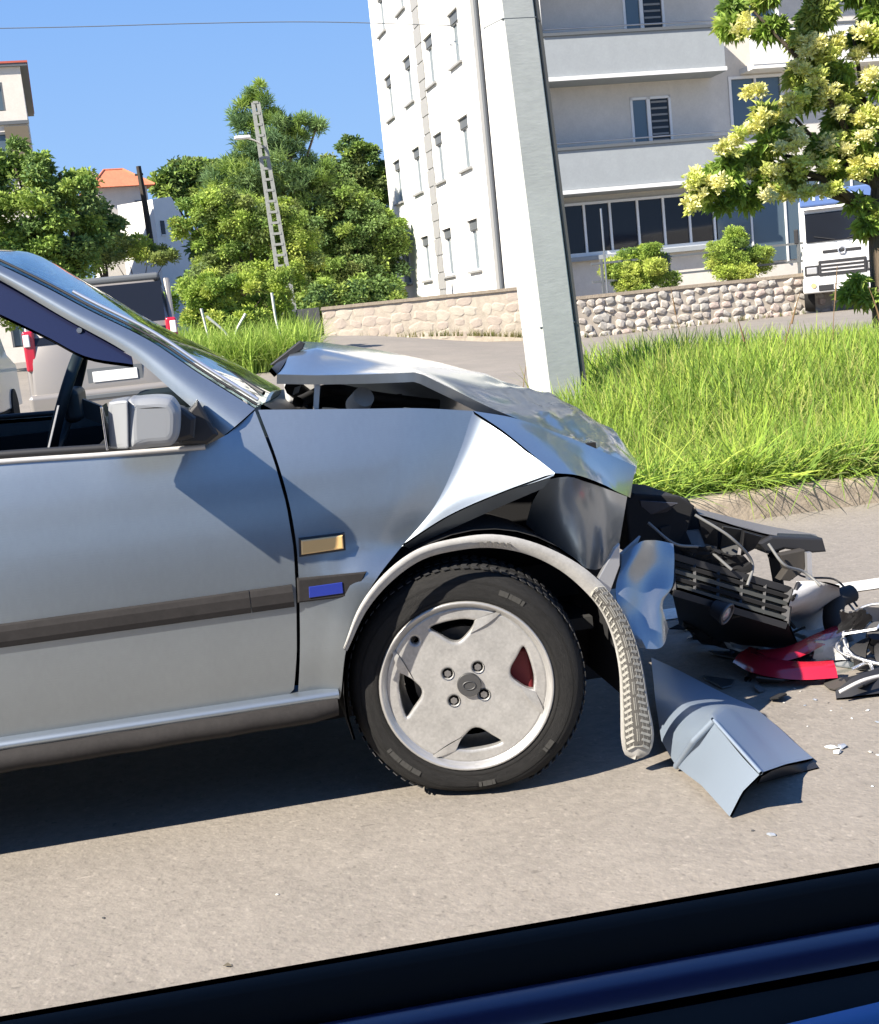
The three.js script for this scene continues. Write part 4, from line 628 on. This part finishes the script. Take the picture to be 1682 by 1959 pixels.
// ------------------------------------------------------------------ flowering tree at the right
{
  const t = thing('flowering_tree', 'tree with drooping leaves and pale yellow blossom clusters on the median', 'tree'), z = -9.0;
  const gb = pxBlobs([[1440, 20, 60, 45], [1530, 40, 80, 60], [1630, 50, 80, 70], [1570, 130, 75, 60], [1640, 200, 70, 70], [1520, 225, 55, 50], [1590, 290, 70, 50], [1470, 290, 55, 40], [1405, 335, 45, 32], [1660, 330, 60, 50], [1365, 372, 34, 24], [1500, 345, 50, 28], [1425, 385, 40, 18], [1740, 120, 90, 120], [1760, 300, 80, 90], [1700, -80, 110, 90], [1560, -80, 90, 80], [1665, 420, 26, 40], [1640, 560, 30, 30]], z);
  const tb = onZ(1694, 600, z); tb.y = .08;
  const f1 = onZ(1680, 420, z), f2 = onZ(1696, 200, z); const limbs = [taper([tb, onZ(1684, 510, z), f1, f2, onZ(1690, 20, z)], .12, .05, 14, 9)]; for (const b of gb) b[3] *= .6;
  for (const b of gb.slice(0, 15)) limbs.push(taper([f1.clone().lerp(f2, rnd()), f1.clone().lerp(b[0], .55).add(v3(0, .2, R(-.2, .2))), b[0]], .045, .012, 8, 6));
  part('trunk', limbs, M.bark, t);
  foliage('crown', t, gb, 330, sprigs.droop, [[.27, .40, .07], [.33, .46, .08], [.38, .50, .10], [.20, .32, .06], [.46, .52, .13]], .5, leafSoft, .62);
  const fb = pxBlobs([[1600, 100, 50, 26], [1665, 85, 40, 30], [1545, 150, 30, 30], [1640, 150, 40, 26], [1590, 190, 30, 20], [1475, 232, 34, 24], [1425, 262, 30, 22], [1510, 275, 36, 24], [1335, 350, 18, 22], [1330, 392, 22, 22], [1600, 285, 44, 22], [1655, 265, 36, 30], [1560, 325, 40, 20], [1455, 335, 34, 20], [1395, 300, 24, 18], [1640, 335, 40, 22], [1480, 375, 40, 14], [1560, 375, 44, 14], [1420, 60, 18, 20], [1440, 180, 24, 18], [1740, 60, 50, 40], [1760, 220, 50, 40], [1560, 100, 40, 26], [1520, 200, 30, 20], [1380, 355, 26, 16], [1630, 230, 40, 22], [1520, 320, 30, 16]], z + .22);
  for (const b of fb) { b[1] *= .9; b[2] *= .9; b[3] *= .8; }
  foliage('blossom', t, fb, 240, sprigs.petal, [[.78, .75, .28], [.82, .79, .38], [.66, .70, .20], [.60, .66, .18], [.84, .81, .46]], .62, leafMat(.85, .25), .8);
}

// ------------------------------------------------------------------ vehicles behind
// white lorry facing the road
{
  const a = onZ(1550, 580, -30), t = thing('white_lorry', 'white lorry with dark windscreen and blue visor parked by the stone wall', 'lorry', undefined, [a.x + 1.0, 0, -30], -.46), w = 2.05;
  const wp = phys(.72, .72, .70, .35, 0, { clearcoat: .6 });
  part('cab', [rbox(w, .95, 1.7, .10, 0, 1.32, -.85), rbox(w - .04, 1.2, 1.6, .12, 0, 2.3, -.92)], wp, t);
  part('windscreen', rbox(w - .22, .78, .06, .03, 0, 2.28, -.10), M.glassDark, t);
  part('visor', [rbox(w, .42, .5, .05, 0, 3.06, -.2)], phys(.08, .14, .32, .4, 0), t);
  for (let i = 0; i < 7; i++) part('visor_mark', box(.09, .13, .01, -.66 + i * .2, 3.06, .056), std(.35, .42, .55, .6), t);
  part('visor_edge', box(w - .05, .06, .08, 0, 2.80, .02), M.white, t);
  part('lower_intake', rbox(1.3, .16, .05, .02, 0, .66, .085), M.blackPlastic, t); part('grille', rbox(1.25, .42, .05, .03, 0, 1.18, .015), M.blackPlastic, t);
  for (let i = 0; i < 3; i++) part('grille_bar', box(1.1, .035, .03, 0, 1.08 + i * .1, .04), M.greyPlastic, t);
  part('air_slot', rbox(1.0, .08, .04, .02, 0, 1.62, .012), M.blackPlastic, t);
  part('emblem', new THREE.TorusGeometry(.09, .02, 8, 20).translate(0, 1.62, .04), M.silverTrim, t);
  part('bumper', rbox(w + .06, .42, .3, .06, 0, .74, -.06), wp, t); part('number_plate', box(.5, .12, .02, 0, .66, .122), M.white, t);
  for (const s of [-1, 1]) { part('lamp_surround', rbox(.38, .28, .05, .05, s * .80, 1.14, .005), M.blackPlastic, t); part('headlamp', rbox(.28, .18, .06, .05, s * .80, 1.14, .02), phys(.5, .5, .5, .1, .4), t); part('fog_lamp', cyl(.07, .07, .04, 16).rotateX(Math.PI / 2).translate(s * .78, .74, .10), M.amber, t); part('wing_mirror', rbox(.12, .4, .14, .03, s * 1.16, 2.1, -.1), M.blackPlastic, t); part('wheel', cyl(.42, .42, .28, 28).rotateZ(Math.PI / 2).translate(s * .9, .42, -.75), M.tyre, t); part('wiper', bar(v3(s * .15, 1.92, -.05), v3(s * .7, 2.05, -.05), .02, .02), M.blackPlastic, t); }
  part('cargo_box', rbox(2.15, 2.2, 3.6, .05, 0, 2.0, -3.7), wp, t); part('chassis', box(1.6, .2, 5.2, 0, .62, -2.8), M.blackPlastic, t);
}
function minivan(name, label, pos, turn, body, H, lampH) { // seen from its tail
  const t = thing(name, label, 'van', undefined, pos, turn), w = 1.74, bp = body;
  const tail = [[H, -.55], [H - .04, -.20], [H - .55, .02], [1.0, .08], [.62, .12], [.42, .10], [.34, 0]];
  const grid = tail.map(([y, z]) => { const hw = y > 1.1 ? lerp(w / 2, w / 2 - .15, (y - 1.1) / (H - 1.1)) : w / 2; return [-1, -.97, -.9, -.5, 0, .5, .9, .97, 1].map(s => v3(s * hw, y, z - (Math.abs(s) > .95 ? .10 : Math.abs(s) > .9 ? .04 : 0))); });
  part('tailgate', sheet(grid, .04), bp, t);
  const s = new THREE.Shape(); s.moveTo(0, .34); s.lineTo(0, 1.0); s.lineTo(-.25, H - .05); s.lineTo(-2.4, H); s.lineTo(-3.3, 1.12); s.lineTo(-4.1, .95); s.lineTo(-4.2, .36); s.closePath();
  for (const k of [-1, 1]) { part('side_panel', new THREE.ExtrudeGeometry(s, { depth: .03, bevelEnabled: true, bevelSize: .02, bevelThickness: .02, bevelSegments: 2 }).rotateY(-Math.PI / 2).translate(k * (w / 2 - .06) + .015, 0, .02), bp, t);
    const l = part('tail_lamp', rbox(.13, .46, .08, .03, k * (w / 2 - .07), lampH, .03), M.red, t); part('reverse_lens', rbox(.07, .14, .03, .012, k * (w / 2 - .05), lampH + .12, .075), M.white, l);
    for (const z of [-.8, -3.3]) part('wheel', cyl(.31, .31, .2, 24).rotateZ(Math.PI / 2).translate(k * (w / 2 - .1), .31, z), M.tyre, t); }
  part('roof', rbox(w - .26, .09, 2.4, .04, 0, H, -1.4), M.trimDark, t);
  part('rear_window', sheet([[H - .06, -.19], [H - .35, -.06], [H - .66, .04]].map(([y, z]) => [-.74, -.3, 0, .3, .74].map(x => v3(x, y, z + .012))), .01), M.glassDark, t);
  part('bumper', rbox(w + .04, .26, .2, .06, 0, .52, .06), bp, t); part('number_plate', rbox(.5, .12, .015, .004, .1, .78, .115), M.white, t); part('plate_recess', rbox(.62, .2, .01, .004, .1, .78, .105), M.trimDark, t);
  part('bumper_strip', rbox(.9, .05, .02, .008, .05, .56, .165), M.trimDark, t); part('floor', box(w - .1, .06, 3.9, 0, .32, -2), M.blackMatte, t); part('front_screen', box(w - .3, .06, .9, 0, 1.5, -2.9), M.glassDark, t); part('cabin_core', box(w - .2, .7, 3.8, 0, .68, -2.1), bp, t); return t;
}
minivan('parked_van', 'taupe people carrier with red tail lamps parked beyond the silver car', [-1.62, 0, -12.5], .02, phys(.26, .24, .22, .4, .3, { clearcoat: .8 }), 1.86, 1.14);
minivan('parked_van', 'white van with dark rear window seen through the silver car side window', [-4.25, 0, -14.2], .0, phys(.66, .64, .60, .4, 0, { clearcoat: .6 }), 1.75, 1.1);

// ------------------------------------------------------------------ wreckage on the road in front of the car
const Y = (a, b, h) => onY(a, b, h);
{ // corner of the bumper cover, folded
  const dull = phys(.275, .335, .41, .55, .6, { clearcoat: .5, clearcoatRoughness: .45 }); const t = thing('bumper_corner', 'silver blue folded bumper corner lying on the asphalt', 'bumper piece');
  const P1 = Y(1246, 1258, .10), P9 = Y(1294, 1466, .014), Q = Y(1328, 1416, .11), P2 = Y(1366, 1378, .165), P3 = Y(1456, 1479, .11), P6 = Y(1556, 1451, .012), P4 = Y(1396, 1562, .006), P5 = P9, P7 = Y(1440, 1352, .035), P8 = Y(1350, 1308, .07);
  const up = coons([P1, P8, P7, Y(1500, 1400, .02), P6], [P9, Q, P2, P2.clone().lerp(P3, .5), P3], [P1, Y(1254, 1340, .09), Y(1266, 1420, .05), P9], [P6, Y(1505, 1462, .05), P3], 26, 14, false);
  for (const r of up) r.forEach((p, i) => { p.y += .002 * Math.sin(i * .5); });
  const sh = part('shell', sheet(up, .006), dull, t);
  const lo = coons([Q, P2, P2.clone().lerp(P3, .5), P3], [P5, P5.clone().lerp(P4, .5).add(v3(0, .012, .004)), P4], [Q, P5], [P3, Y(1420, 1515, .06), P4], 16, 8, false); part('lower_face', sheet(lo, .006), dull, sh);
  part('ridge', tube([P2, P2.clone().lerp(P3, .5), P3], .0045, 8, 8), dull, sh); part('torn_edge', tube([P9, P9.clone().lerp(Q, .5), Q, Q.clone().lerp(P2, .5), P2], .008, 20, 8, false), dull, sh);
  const back = [P3.clone().add(v3(.004, -.012, -.008)), Y(1505, 1462, .04), P6.clone().add(v3(0, -.006, 0))], b2 = [Y(1450, 1500, .012), Y(1520, 1480, .006), Y(1566, 1468, .004)]; part('inner_return', sheet(coons(back, b2, [back[0], b2[0]], [back[2], b2[2]], 10, 3), .004), M.blackPlastic, sh);
}
{ // bumper beam torn off, black
  const t = thing('bumper_beam', 'long black bumper beam torn off and jutting from the nose', 'bumper beam');
  part('beam', slab([[1208, 975], [1222, 948], [1318, 955], [1338, 984], [1400, 1003], [1470, 1022], [1520, 1045], [1486, 1058], [1440, 1050], [1395, 1044], [1420, 1075], [1360, 1066], [1292, 1050], [1210, 1030]], -.62, .10, .008), M.blackMatte, t);
  part('beam_end', slab([[1452, 1040], [1478, 1026], [1575, 1030], [1582, 1056], [1556, 1058], [1500, 1050], [1470, 1060]], -.60, .07, .006), M.blackPlastic, t);
  part('top_flange', sheet(coons([onZ(1330, 972, -.8), onZ(1470, 1006, -.8), onZ(1560, 1022, -.78)], [onZ(1338, 984, -.62), onZ(1470, 1022, -.62), onZ(1570, 1032, -.62)], [onZ(1330, 972, -.8), onZ(1338, 984, -.62)], [onZ(1560, 1022, -.78), onZ(1570, 1032, -.62)], 12, 3), .006), std(.16, .15, .14, .7), t);
  for (const [pts, z, m] of [[[[1332, 990], [1366, 1000], [1378, 1048], [1360, 1082], [1346, 1040]], -.585, M.blackPlastic], [[[1376, 1004], [1412, 1010], [1418, 1040], [1398, 1092], [1384, 1050]], -.59, std(.035, .035, .034, .6)], [[[1416, 1014], [1452, 1024], [1446, 1052], [1426, 1066]], -.58, M.blackPlastic], [[[1262, 1010], [1310, 1000], [1326, 1060], [1300, 1100], [1282, 1060]], -.54, M.blackMatte], [[[1226, 958], [1290, 960], [1276, 986], [1238, 992]], -.54, std(.05, .05, .06, .5)], [[[1318, 1018], [1344, 1016], [1352, 1066], [1336, 1100], [1326, 1060]], -.56, std(.09, .09, .088, .6)]]) { const g = slab(pts, z, .006, .0015), p = g.attributes.position; for (let i = 0; i < p.count; i++) p.setZ(i, p.getZ(i) + .03 * Math.sin(p.getY(i) * 55 + p.getX(i) * 30)); g.computeVertexNormals(); part('torn_flap', g, m, t); }
  for (const l of [[[1240, 1000], [1290, 1040], [1350, 1050], [1400, 1090]], [[1330, 985], [1400, 1030], [1440, 1080], [1430, 1120]], [[1470, 1040], [1500, 1080], [1540, 1095], [1570, 1120]]]) part('loose_strip', tube(l.map(([a, b], i) => onZ(a, b, -.52 + .03 * (i % 2))), .0045, 24, 6), std(.16, .16, .155, .5), t);
  part('bracket', slab([[1492, 1062], [1540, 1052], [1546, 1060], [1540, 1092], [1512, 1112], [1492, 1110], [1506, 1090]], -.56, .03, .003), std(.03, .026, .022, .8), t);
  part('bracket_post', bar(onZ(1546, 1056, -.55), onZ(1548, 1108, -.55), .014, .014), M.silverTrim, t);
  part('support_leg', [bar(onZ(1300, 1050, -.66), Y(1330, 1170, 0), .05, .05)], M.blackMatte, t); part('support_leg', [bar(onZ(1480, 1058, -.64), Y(1500, 1180, 0), .03, .03)], M.blackMatte, t);
}
{ // grille with slats
  const t = thing('radiator_grille', 'black radiator grille panel with slats leaning in front of the nose', 'grille');
  const c = [onZ(1283, 1062, -.52), onZ(1510, 1128, -.52), onZ(1502, 1196, -.46), onZ(1286, 1132, -.46)], at = (u, v) => c[0].clone().lerp(c[1], u).lerp(c[3].clone().lerp(c[2], u), v);
  for (const [a, b] of [[0, 1], [1, 2], [2, 3], [3, 0]]) part('frame', bar(c[a], c[b], .022, .018), M.blackPlastic, t);
  for (let i = 1; i < 5; i++) part('slat', bar(at(.02, i / 5), at(.98, i / 5), .022, .010), i % 2 ? M.blackMatte : std(.055, .058, .055, .6), t);
  for (let i = 1; i < 5; i++) part('divider', bar(at(i / 5, .04), at(i / 5, .96), .008, .014), M.blackPlastic, t);
  part('backing', sheet(coons([at(0, 0), at(1, 0)], [at(0, 1), at(1, 1)], [at(0, 0), at(0, 1)], [at(1, 0), at(1, 1)], 6, 4).map(r => r.map((p, i) => p.clone().add(v3(0, .006 * Math.sin(i * 2.3), -.012 + .006 * Math.sin(i * 1.7))))), .008), std(.06, .062, .058, .7), t);
  part('lower_lip', sheet(coons(pZ([[1284, 1126, -.46], [1400, 1162, -.45], [1508, 1196, -.45]]), [Y(1300, 1196, .05), Y(1410, 1235, .03), Y(1530, 1246, .02)], [onZ(1284, 1126, -.46), Y(1300, 1196, .05)], [onZ(1508, 1196, -.45), Y(1530, 1246, .02)], 12, 6), .01), M.blackPlastic, t);
  part('apron_strip', sheet(coons([Y(1372, 1204, .07), Y(1430, 1222, .06), Y(1480, 1226, .05)], [Y(1392, 1240, .02), Y(1440, 1252, .012), Y(1520, 1256, .012)], [Y(1372, 1204, .07), Y(1392, 1240, .02)], [Y(1480, 1226, .05), Y(1520, 1256, .012)], 8, 4), .005), M.paint, t);
}
{ const t = thing('fog_lamp', 'small round lamp unit hanging in the broken grille', 'lamp'); const p = onZ(1378, 1168, -.43); t.position.copy(p); t.rotation.set(.5, .6, 0); t.scale.setScalar(.72); part('housing', cyl(.045, .03, .06, 24).rotateX(Math.PI / 2), M.blackPlastic, t); part('lens', new THREE.SphereGeometry(.036, 20, 10, 0, Math.PI * 2, 0, 1.0).rotateX(Math.PI / 2).scale(1, 1, .5).translate(0, 0, .018), phys(.35, .33, .34, .1, .3), t); part('bezel', new THREE.TorusGeometry(.04, .006, 8, 28).translate(0, 0, .03), M.darkSteel, t); }
{ const t = thing('splash_shield', 'pale grey plastic shield lying against the broken grille', 'plastic shield'); const g = sheet(coons(pZ([[1524, 1112, -.52], [1560, 1112, -.5], [1606, 1124, -.48]]), [Y(1502, 1190, .05), Y(1540, 1206, .03), Y(1590, 1196, .02)], [onZ(1524, 1112, -.52), onZ(1512, 1150, -.45), Y(1502, 1190, .05)], [onZ(1606, 1124, -.48), Y(1604, 1165, .06), Y(1590, 1196, .02)], 12, 10), .006); part('panel', g, M.greyPlastic, t); part('dark_edge', tube([onZ(1528, 1116, -.5), onZ(1518, 1140, -.46), Y(1500, 1192, .05)], .007, 8, 6), M.blackPlastic, t); }
{ // red lamp cluster, broken into a fork
  const t = thing('red_lamp_cluster', 'broken red lamp lens lying on the road beside the grille', 'lamp lens');
  const mk = (a, w, h) => { const c = resample(a, 14, true), g = []; for (const s of [-1, -.7, 0, .7, 1]) g.push(c.map((p, i) => { const d = c[Math.min(i + 1, 14)].clone().sub(c[Math.max(i - 1, 0)]).normalize(), n = v3(-d.z, 0, d.x); return p.clone().addScaledVector(n, s * w * (1 - .35 * i / 14)).add(v3(0, h * (1 - s * s), 0)); })); return sheet(g, .012); };
  const body = part('lens', mk([Y(1436, 1262, .03), Y(1470, 1282, .03), Y(1530, 1292, .025), Y(1596, 1290, .02)], .055, .04), M.red, t); part('lens', mk([Y(1450, 1262, .04), Y(1500, 1258, .05), Y(1560, 1232, .06), Y(1608, 1212, .05)], .036, .03), M.red, t);
  part('lamp_back', mk([Y(1470, 1268, .02), Y(1520, 1266, .02), Y(1570, 1250, .02)], .03, .012), M.blackPlastic, t);
  part('shard', slab([[1545, 1226], [1580, 1216], [1575, 1248], [1550, 1256]], -.42, .005, .001), M.clearGlass, t);
}
{ // cooling fan in its cowl
  const t = thing('cooling_fan', 'black cooling fan with pale ring tipped over on the road', 'fan'); const p = Y(1680, 1212, .09); t.position.copy(p); t.rotation.set(-.85, -.45, .2); t.scale.setScalar(.92);
  part('ring', new THREE.TorusGeometry(.105, .0042, 8, 40, 4.1).rotateZ(.9), M.silverTrim, t); part('hub', cyl(.032, .036, .04, 20).rotateX(Math.PI / 2), M.blackPlastic, t);
  for (let i = 0; i < 6; i++) { const g = sheet([0, .5, 1].map(k => [0, .33, .66, 1].map(r => { const a = (k - .5) * .75 + r * .25, q = .03 + r * .068; return v3(q * Math.cos(a), q * Math.sin(a), (k - .5) * .03); })), .004); part('blade', g.rotateZ(i * Math.PI / 3), M.blackPlastic, t); }
  for (let i = 0; i < 2; i++) part('strut', bar(v3(0, 0, .03), v3(.105 * Math.cos(i * 2.1 + .5), .105 * Math.sin(i * 2.1 + .5), .012), .007, .006), M.silverTrim, t);
  part('motor', cyl(.04, .04, .06, 20).rotateX(Math.PI / 2).translate(0, 0, -.05), M.darkSteel, t);
}
{ const t = thing('duct_elbow', 'dark rounded air duct standing next to the cooling fan', 'duct'); const a = Y(1612, 1232, .02); part('duct', [taper([a, a.clone().add(v3(-.01, .07, -.03)), a.clone().add(v3(.02, .12, -.06)), a.clone().add(v3(.08, .13, -.08))], .035, .028, 12, 12)], M.rubber, t); }
{ const t = thing('wire_frame', 'bent pale wire frame beneath the cooling fan', 'wire'); part('wire', tube([Y(1618, 1250, .05), Y(1650, 1262, .04), Y(1690, 1272, .03)], .005, 16, 6), M.silverTrim, t); part('wire', tube([Y(1630, 1280, .02), Y(1660, 1268, .03), Y(1676, 1290, .02), Y(1700, 1284, .02)], .005, 16, 6), M.silverTrim, t); part('clamp', slab([[1640, 1264], [1675, 1262], [1674, 1284], [1642, 1280]], -.45, .02, .003), M.blackPlastic, t); }
{ const t = thing('undertray', 'curved black undertray lying on the asphalt below the fan', 'undertray'); const g = sheet(coons([Y(1598, 1322, .02), Y(1640, 1292, .05), Y(1720, 1276, .05)], [Y(1600, 1336, .006), Y(1650, 1330, .012), Y(1740, 1320, .01)], [Y(1598, 1322, .02), Y(1600, 1336, .006)], [Y(1720, 1276, .05), Y(1740, 1320, .01)], 14, 6), .008); part('tray', g, M.blackPlastic, t); part('rib', tube([Y(1606, 1324, .035), Y(1650, 1302, .06), Y(1720, 1286, .06)], .005, 12, 6), M.greyPlastic, t); }
{ // torn scraps, hoses and wires between the nose and the fan
  const scrap = (name, label, pts, m, n = 8, rough = .012) => { const t = thing(name, label, 'wreckage'); const [a, b, c, d] = pts.map(p => p.length === 3 ? Y(p[0], p[1], p[2]) : onZ(p[0], p[1], p[3])); const g = coons([a, a.clone().lerp(b, .5).add(v3(0, R(-1, 1) * rough, 0)), b], [d, d.clone().lerp(c, .4).add(v3(0, R(-1, 1) * rough, R(-1, 1) * rough)), c], [a, a.clone().lerp(d, .5).add(v3(R(-1, 1) * rough, 0, rough)), d], [b, b.clone().lerp(c, .5).add(v3(R(-1, 1) * rough * 2, R(-1, 1) * rough, 0)), c], n, n); for (const r of g) for (const p of r) p.addScaledVector(v3(R(-1, 1), R(-1, 1), R(-1, 1)), rough * .28); part('sheet', sheet(g, .005, .5), m, t); return t; };
  const gm = std(.14, .14, .135, .6), dk = M.blackPlastic;
  scrap('torn_panel', 'grey torn panel strip stuck across the top of the broken grille', [[1312, 1100, .30], [1378, 1118, .28], [1372, 1136, .26], [1308, 1118, .28]], gm);
  scrap('torn_panel', 'mid grey plastic plate leaning below the slats of the grille', [[1404, 1142, .2], [1502, 1172, .17], [1496, 1196, .13], [1410, 1166, .17]], std(.20, .21, .20, .6));
  scrap('torn_panel', 'crumpled black sheet hanging between the nose and the grille', [[1292, 1046, .42], [1400, 1062, .38], [1430, 1108, .30], [1300, 1090, .34]], M.blackMatte, 10, .02);
  scrap('torn_panel', 'black jagged liner lying on the road under the grille', [[1300, 1172, .12], [1392, 1190, .08], [1450, 1236, .02], [1330, 1226, .03]], dk, 10, .02);
  scrap('torn_panel', 'silver blue strip of bodywork lying under the broken grille', [[1378, 1202, .08], [1470, 1216, .06], [1512, 1246, .02], [1400, 1238, .03]], M.paint, 10, .01);
  scrap('torn_panel', 'thin brown bracket plate sticking up beside the beam end', [[1470, 1062, .3], [1530, 1072, .26], [1516, 1108, .2], [1486, 1096, .22]], std(.07, .05, .04, .8));
  scrap('torn_panel', 'small white plate standing between the red lens and the shield', [[1560, 1226, .08], [1616, 1214, .07], [1622, 1262, .01], [1552, 1268, .008]], M.greyPlastic, 6, .006);
  scrap('torn_panel', 'dark bent plate propped behind the cooling fan', [[1608, 1168, .2], [1650, 1166, .2], [1656, 1204, .12], [1602, 1212, .1]], dk);
  scrap('torn_panel', 'black flat piece of undertray lying beside the torn tray', [[1606, 1300, .02], [1682, 1278, .03], [1700, 1312, .004], [1618, 1330, .004]], dk, 8, .008);
  const wires = [[[1300, 1070, .35], [1350, 1150, .2], [1400, 1180, .2], [1470, 1160, .2], [1520, 1200, .05]], [[1330, 1120, .2], [1380, 1210, .06], [1460, 1230, .04], [1540, 1200, .06]], [[1480, 1050, .3], [1530, 1100, .2], [1600, 1110, .15], [1640, 1160, .1]], [[1430, 1190, .12], [1400, 1240, .015], [1450, 1262, .012], [1430, 1300, .008]], [[1590, 1120, .14], [1640, 1190, .1], [1600, 1240, .05], [1660, 1270, .02]]];
  const wl = ['black cable looping over the slats of the grille', 'thin dark wire trailing under the grille to the red lens', 'thin wire drooping from the beam end to the fan', 'short black hose curled beside the red lens', 'pale wire tangled in front of the cooling fan'];
  wires.forEach((w, i) => { const t = thing('loose_wire', wl[i], 'wire'); part('strand', tube(w.map(([a, b, h]) => Y(a, b, h)), [.006, .004, .0035, .010, .0035][i], 40, 6), i === 4 ? M.silverTrim : M.rubber, t); });
}
{ // jagged shards heaped under the torn nose
  const mats = [M.blackPlastic, M.blackMatte, std(.12, .12, .118, .6), M.paint, M.greyPlastic, std(.05, .045, .04, .8)];
  for (let i = 0; i < 44; i++) {
    const s = R(.018, .075), n = 5 + (i % 3), sh = new THREE.Shape(); for (let k = 0; k < n; k++) { const a = k / n * 6.283 + R(-.3, .3), q = s * R(.35, 1); k ? sh.lineTo(q * Math.cos(a) * 1.5, q * Math.sin(a) * .8) : sh.moveTo(q * Math.cos(a) * 1.5, q * Math.sin(a) * .8); }
    const g = new THREE.ExtrudeGeometry(sh, { depth: .004, bevelEnabled: false }).rotateX(-Math.PI / 2 + R(-.7, .7)).rotateY(R(0, 6)); g.computeBoundingBox();
    const p = i < 26 ? Y(R(1300, 1560), R(1150, 1262), 0) : Y(R(1380, 1690), R(1215, 1345), 0), o = solo('jagged_shard', g, mats[Math.floor(rnd() * 6)], 'jagged shard of torn plastic heaped under the crushed car nose', 'shard', 'torn shards heaped under the nose'); o.position.set(p.x, .002 - g.boundingBox.min.y, p.z);
  }
}
{ // shards and grit
  const sg = [0, 1, 2].map(() => { const g = new THREE.IcosahedronGeometry(1, 0), p = g.attributes.position; const f = {}; for (let i = 0; i < p.count; i++) { const k = [0, 1, 2].map(a => p.array[i * 3 + a].toFixed(2)).join(); f[k] ??= R(.6, 1.3); p.setXYZ(i, p.getX(i) * f[k], p.getY(i) * f[k] * .35, p.getZ(i) * f[k] * .7); } g.computeVertexNormals(); return g; });
  const ms = [std(.50, .50, .48, .5), std(.38, .36, .33, .7), std(.05, .05, .05, .7), std(.35, .38, .42, .3, .3)];
  const at = []; for (const [a, b] of [[1590, 1432], [1602, 1440], [1612, 1430], [1476, 1598], [1670, 1505], [1665, 1440], [1660, 1360], [1610, 1355], [1545, 1390], [1500, 1330], [1470, 1300], [1560, 1340], [1590, 1360], [1630, 1375], [530, 1712], [198, 1757], [1405, 1360], [1520, 1318], [1540, 1350], [1255, 1325], [1195, 1405], [1680, 1445], [1440, 1590], [1500, 1345], [1585, 1345]]) at.push(Y(a, b, 0)); for (let i = 0; i < 34; i++) at.push(v3(R(.5, 2.2), 0, R(-1.2, .6)));
  at.forEach((p, i) => { const s = i === 3 ? .011 : i < 3 ? .016 : R(.003, .008); const m = i === 15 ? 2 : Math.floor(rnd() * 4); const o = solo('plastic_chip', sg[i % 3], ms[i < 14 && m === 2 ? 0 : m], 'tiny broken chip of plastic or lamp glass scattered on the asphalt', 'chip', 'chips scattered on the road around the wreck'); o.position.set(p.x, s * .22, p.z); o.rotation.y = R(0, 6); o.scale.setScalar(s); });
  { const o = solo('dry_leaf', leafSprig(1, .026, .014, .001), std(.10, .085, .06, .9, 0, { side: THREE.DoubleSide }), 'small dry leaf lying on the bare asphalt', 'leaf'); const p = Y(425, 1848, .004); o.position.copy(p); }
}

// ------------------------------------------------------------------ the car the picture is taken from: its door at the foot of the frame
{
  const A = onY(0, 1955, .868), B = onY(1682, 1660, .868), dir = B.clone().sub(A); const turn = Math.atan2(-dir.z, dir.x), L = 2.6, mid0 = A.clone().lerp(B, .5);
  const t = thing('dark_car', 'dark blue car whose door sill crosses the foot of the view', 'car', undefined, [mid0.x, 0, mid0.z], turn); // local +z points into the cabin
  const ex = (pts, m, name, len = L, cx = .1) => part(name, sheet(pts.map(([y, z]) => resample([v3(cx - len / 2, y, z), v3(cx + len / 2, y, z)], 8)), .004), m, t);
  ex([[.845, -.012], [.862, -.009], [.868, 0], [.866, .008], [.858, .013], [.845, .015]], M.blackMatte, 'window_seal');
  ex([[.846, .016], [.853, .019], [.8555, .026], [.853, .034], [.846, .037]], phys(.018, .026, .10, .4, 0, { clearcoat: 1, clearcoatRoughness: .3 }), 'door_top_trim');
  ex([[.842, .038], [.846, .044], [.845, .07], [.838, .082], [.80, .09], [.5, .10]], M.blackMatte, 'door_card');
  ex([[.86, -.014], [.84, -.02], [.7, -.06], [.5, -.075], [.3, -.05], [.22, 0]], phys(.012, .018, .06, .3, .3, { clearcoat: 1 }), 'door_skin');
  t.updateMatrixWorld(); const c0 = t.worldToLocal(onY(1480, 1985, .845)), c1 = t.worldToLocal(onY(1760, 1918, .845)); part('blue_trim', sheet([[c0, c1], [c0.clone().add(v3(0, .002, .012)), c1.clone().add(v3(0, .002, .012))], [c0.clone().add(v3(0, -.02, .03)), c1.clone().add(v3(0, -.02, .03))]].reverse(), .004), std(.08, .24, .55, .6), t);
  part('roof', rbox(2.9, .05, 1.45, .03, .0, 1.47, .80), M.blackMatte, t);
  for (const x of [-1.35, 1.45]) part('pillar', bar(v3(x, .84, .02), v3(x * .97, 1.46, .12), .08, .06), M.blackMatte, t);
  for (const x of [-1.35, 1.45]) part('pillar', bar(v3(x, .84, 1.52), v3(x * .97, 1.46, 1.46), .08, .06), M.blackMatte, t);
  part('far_door', box(2.8, .6, .08, .05, .56, 1.54), M.blackMatte, t); part('floor', box(2.8, .06, 1.5, .05, .25, .77), M.blackMatte, t);
}
shade(scene);
renderer.render(scene, camera);
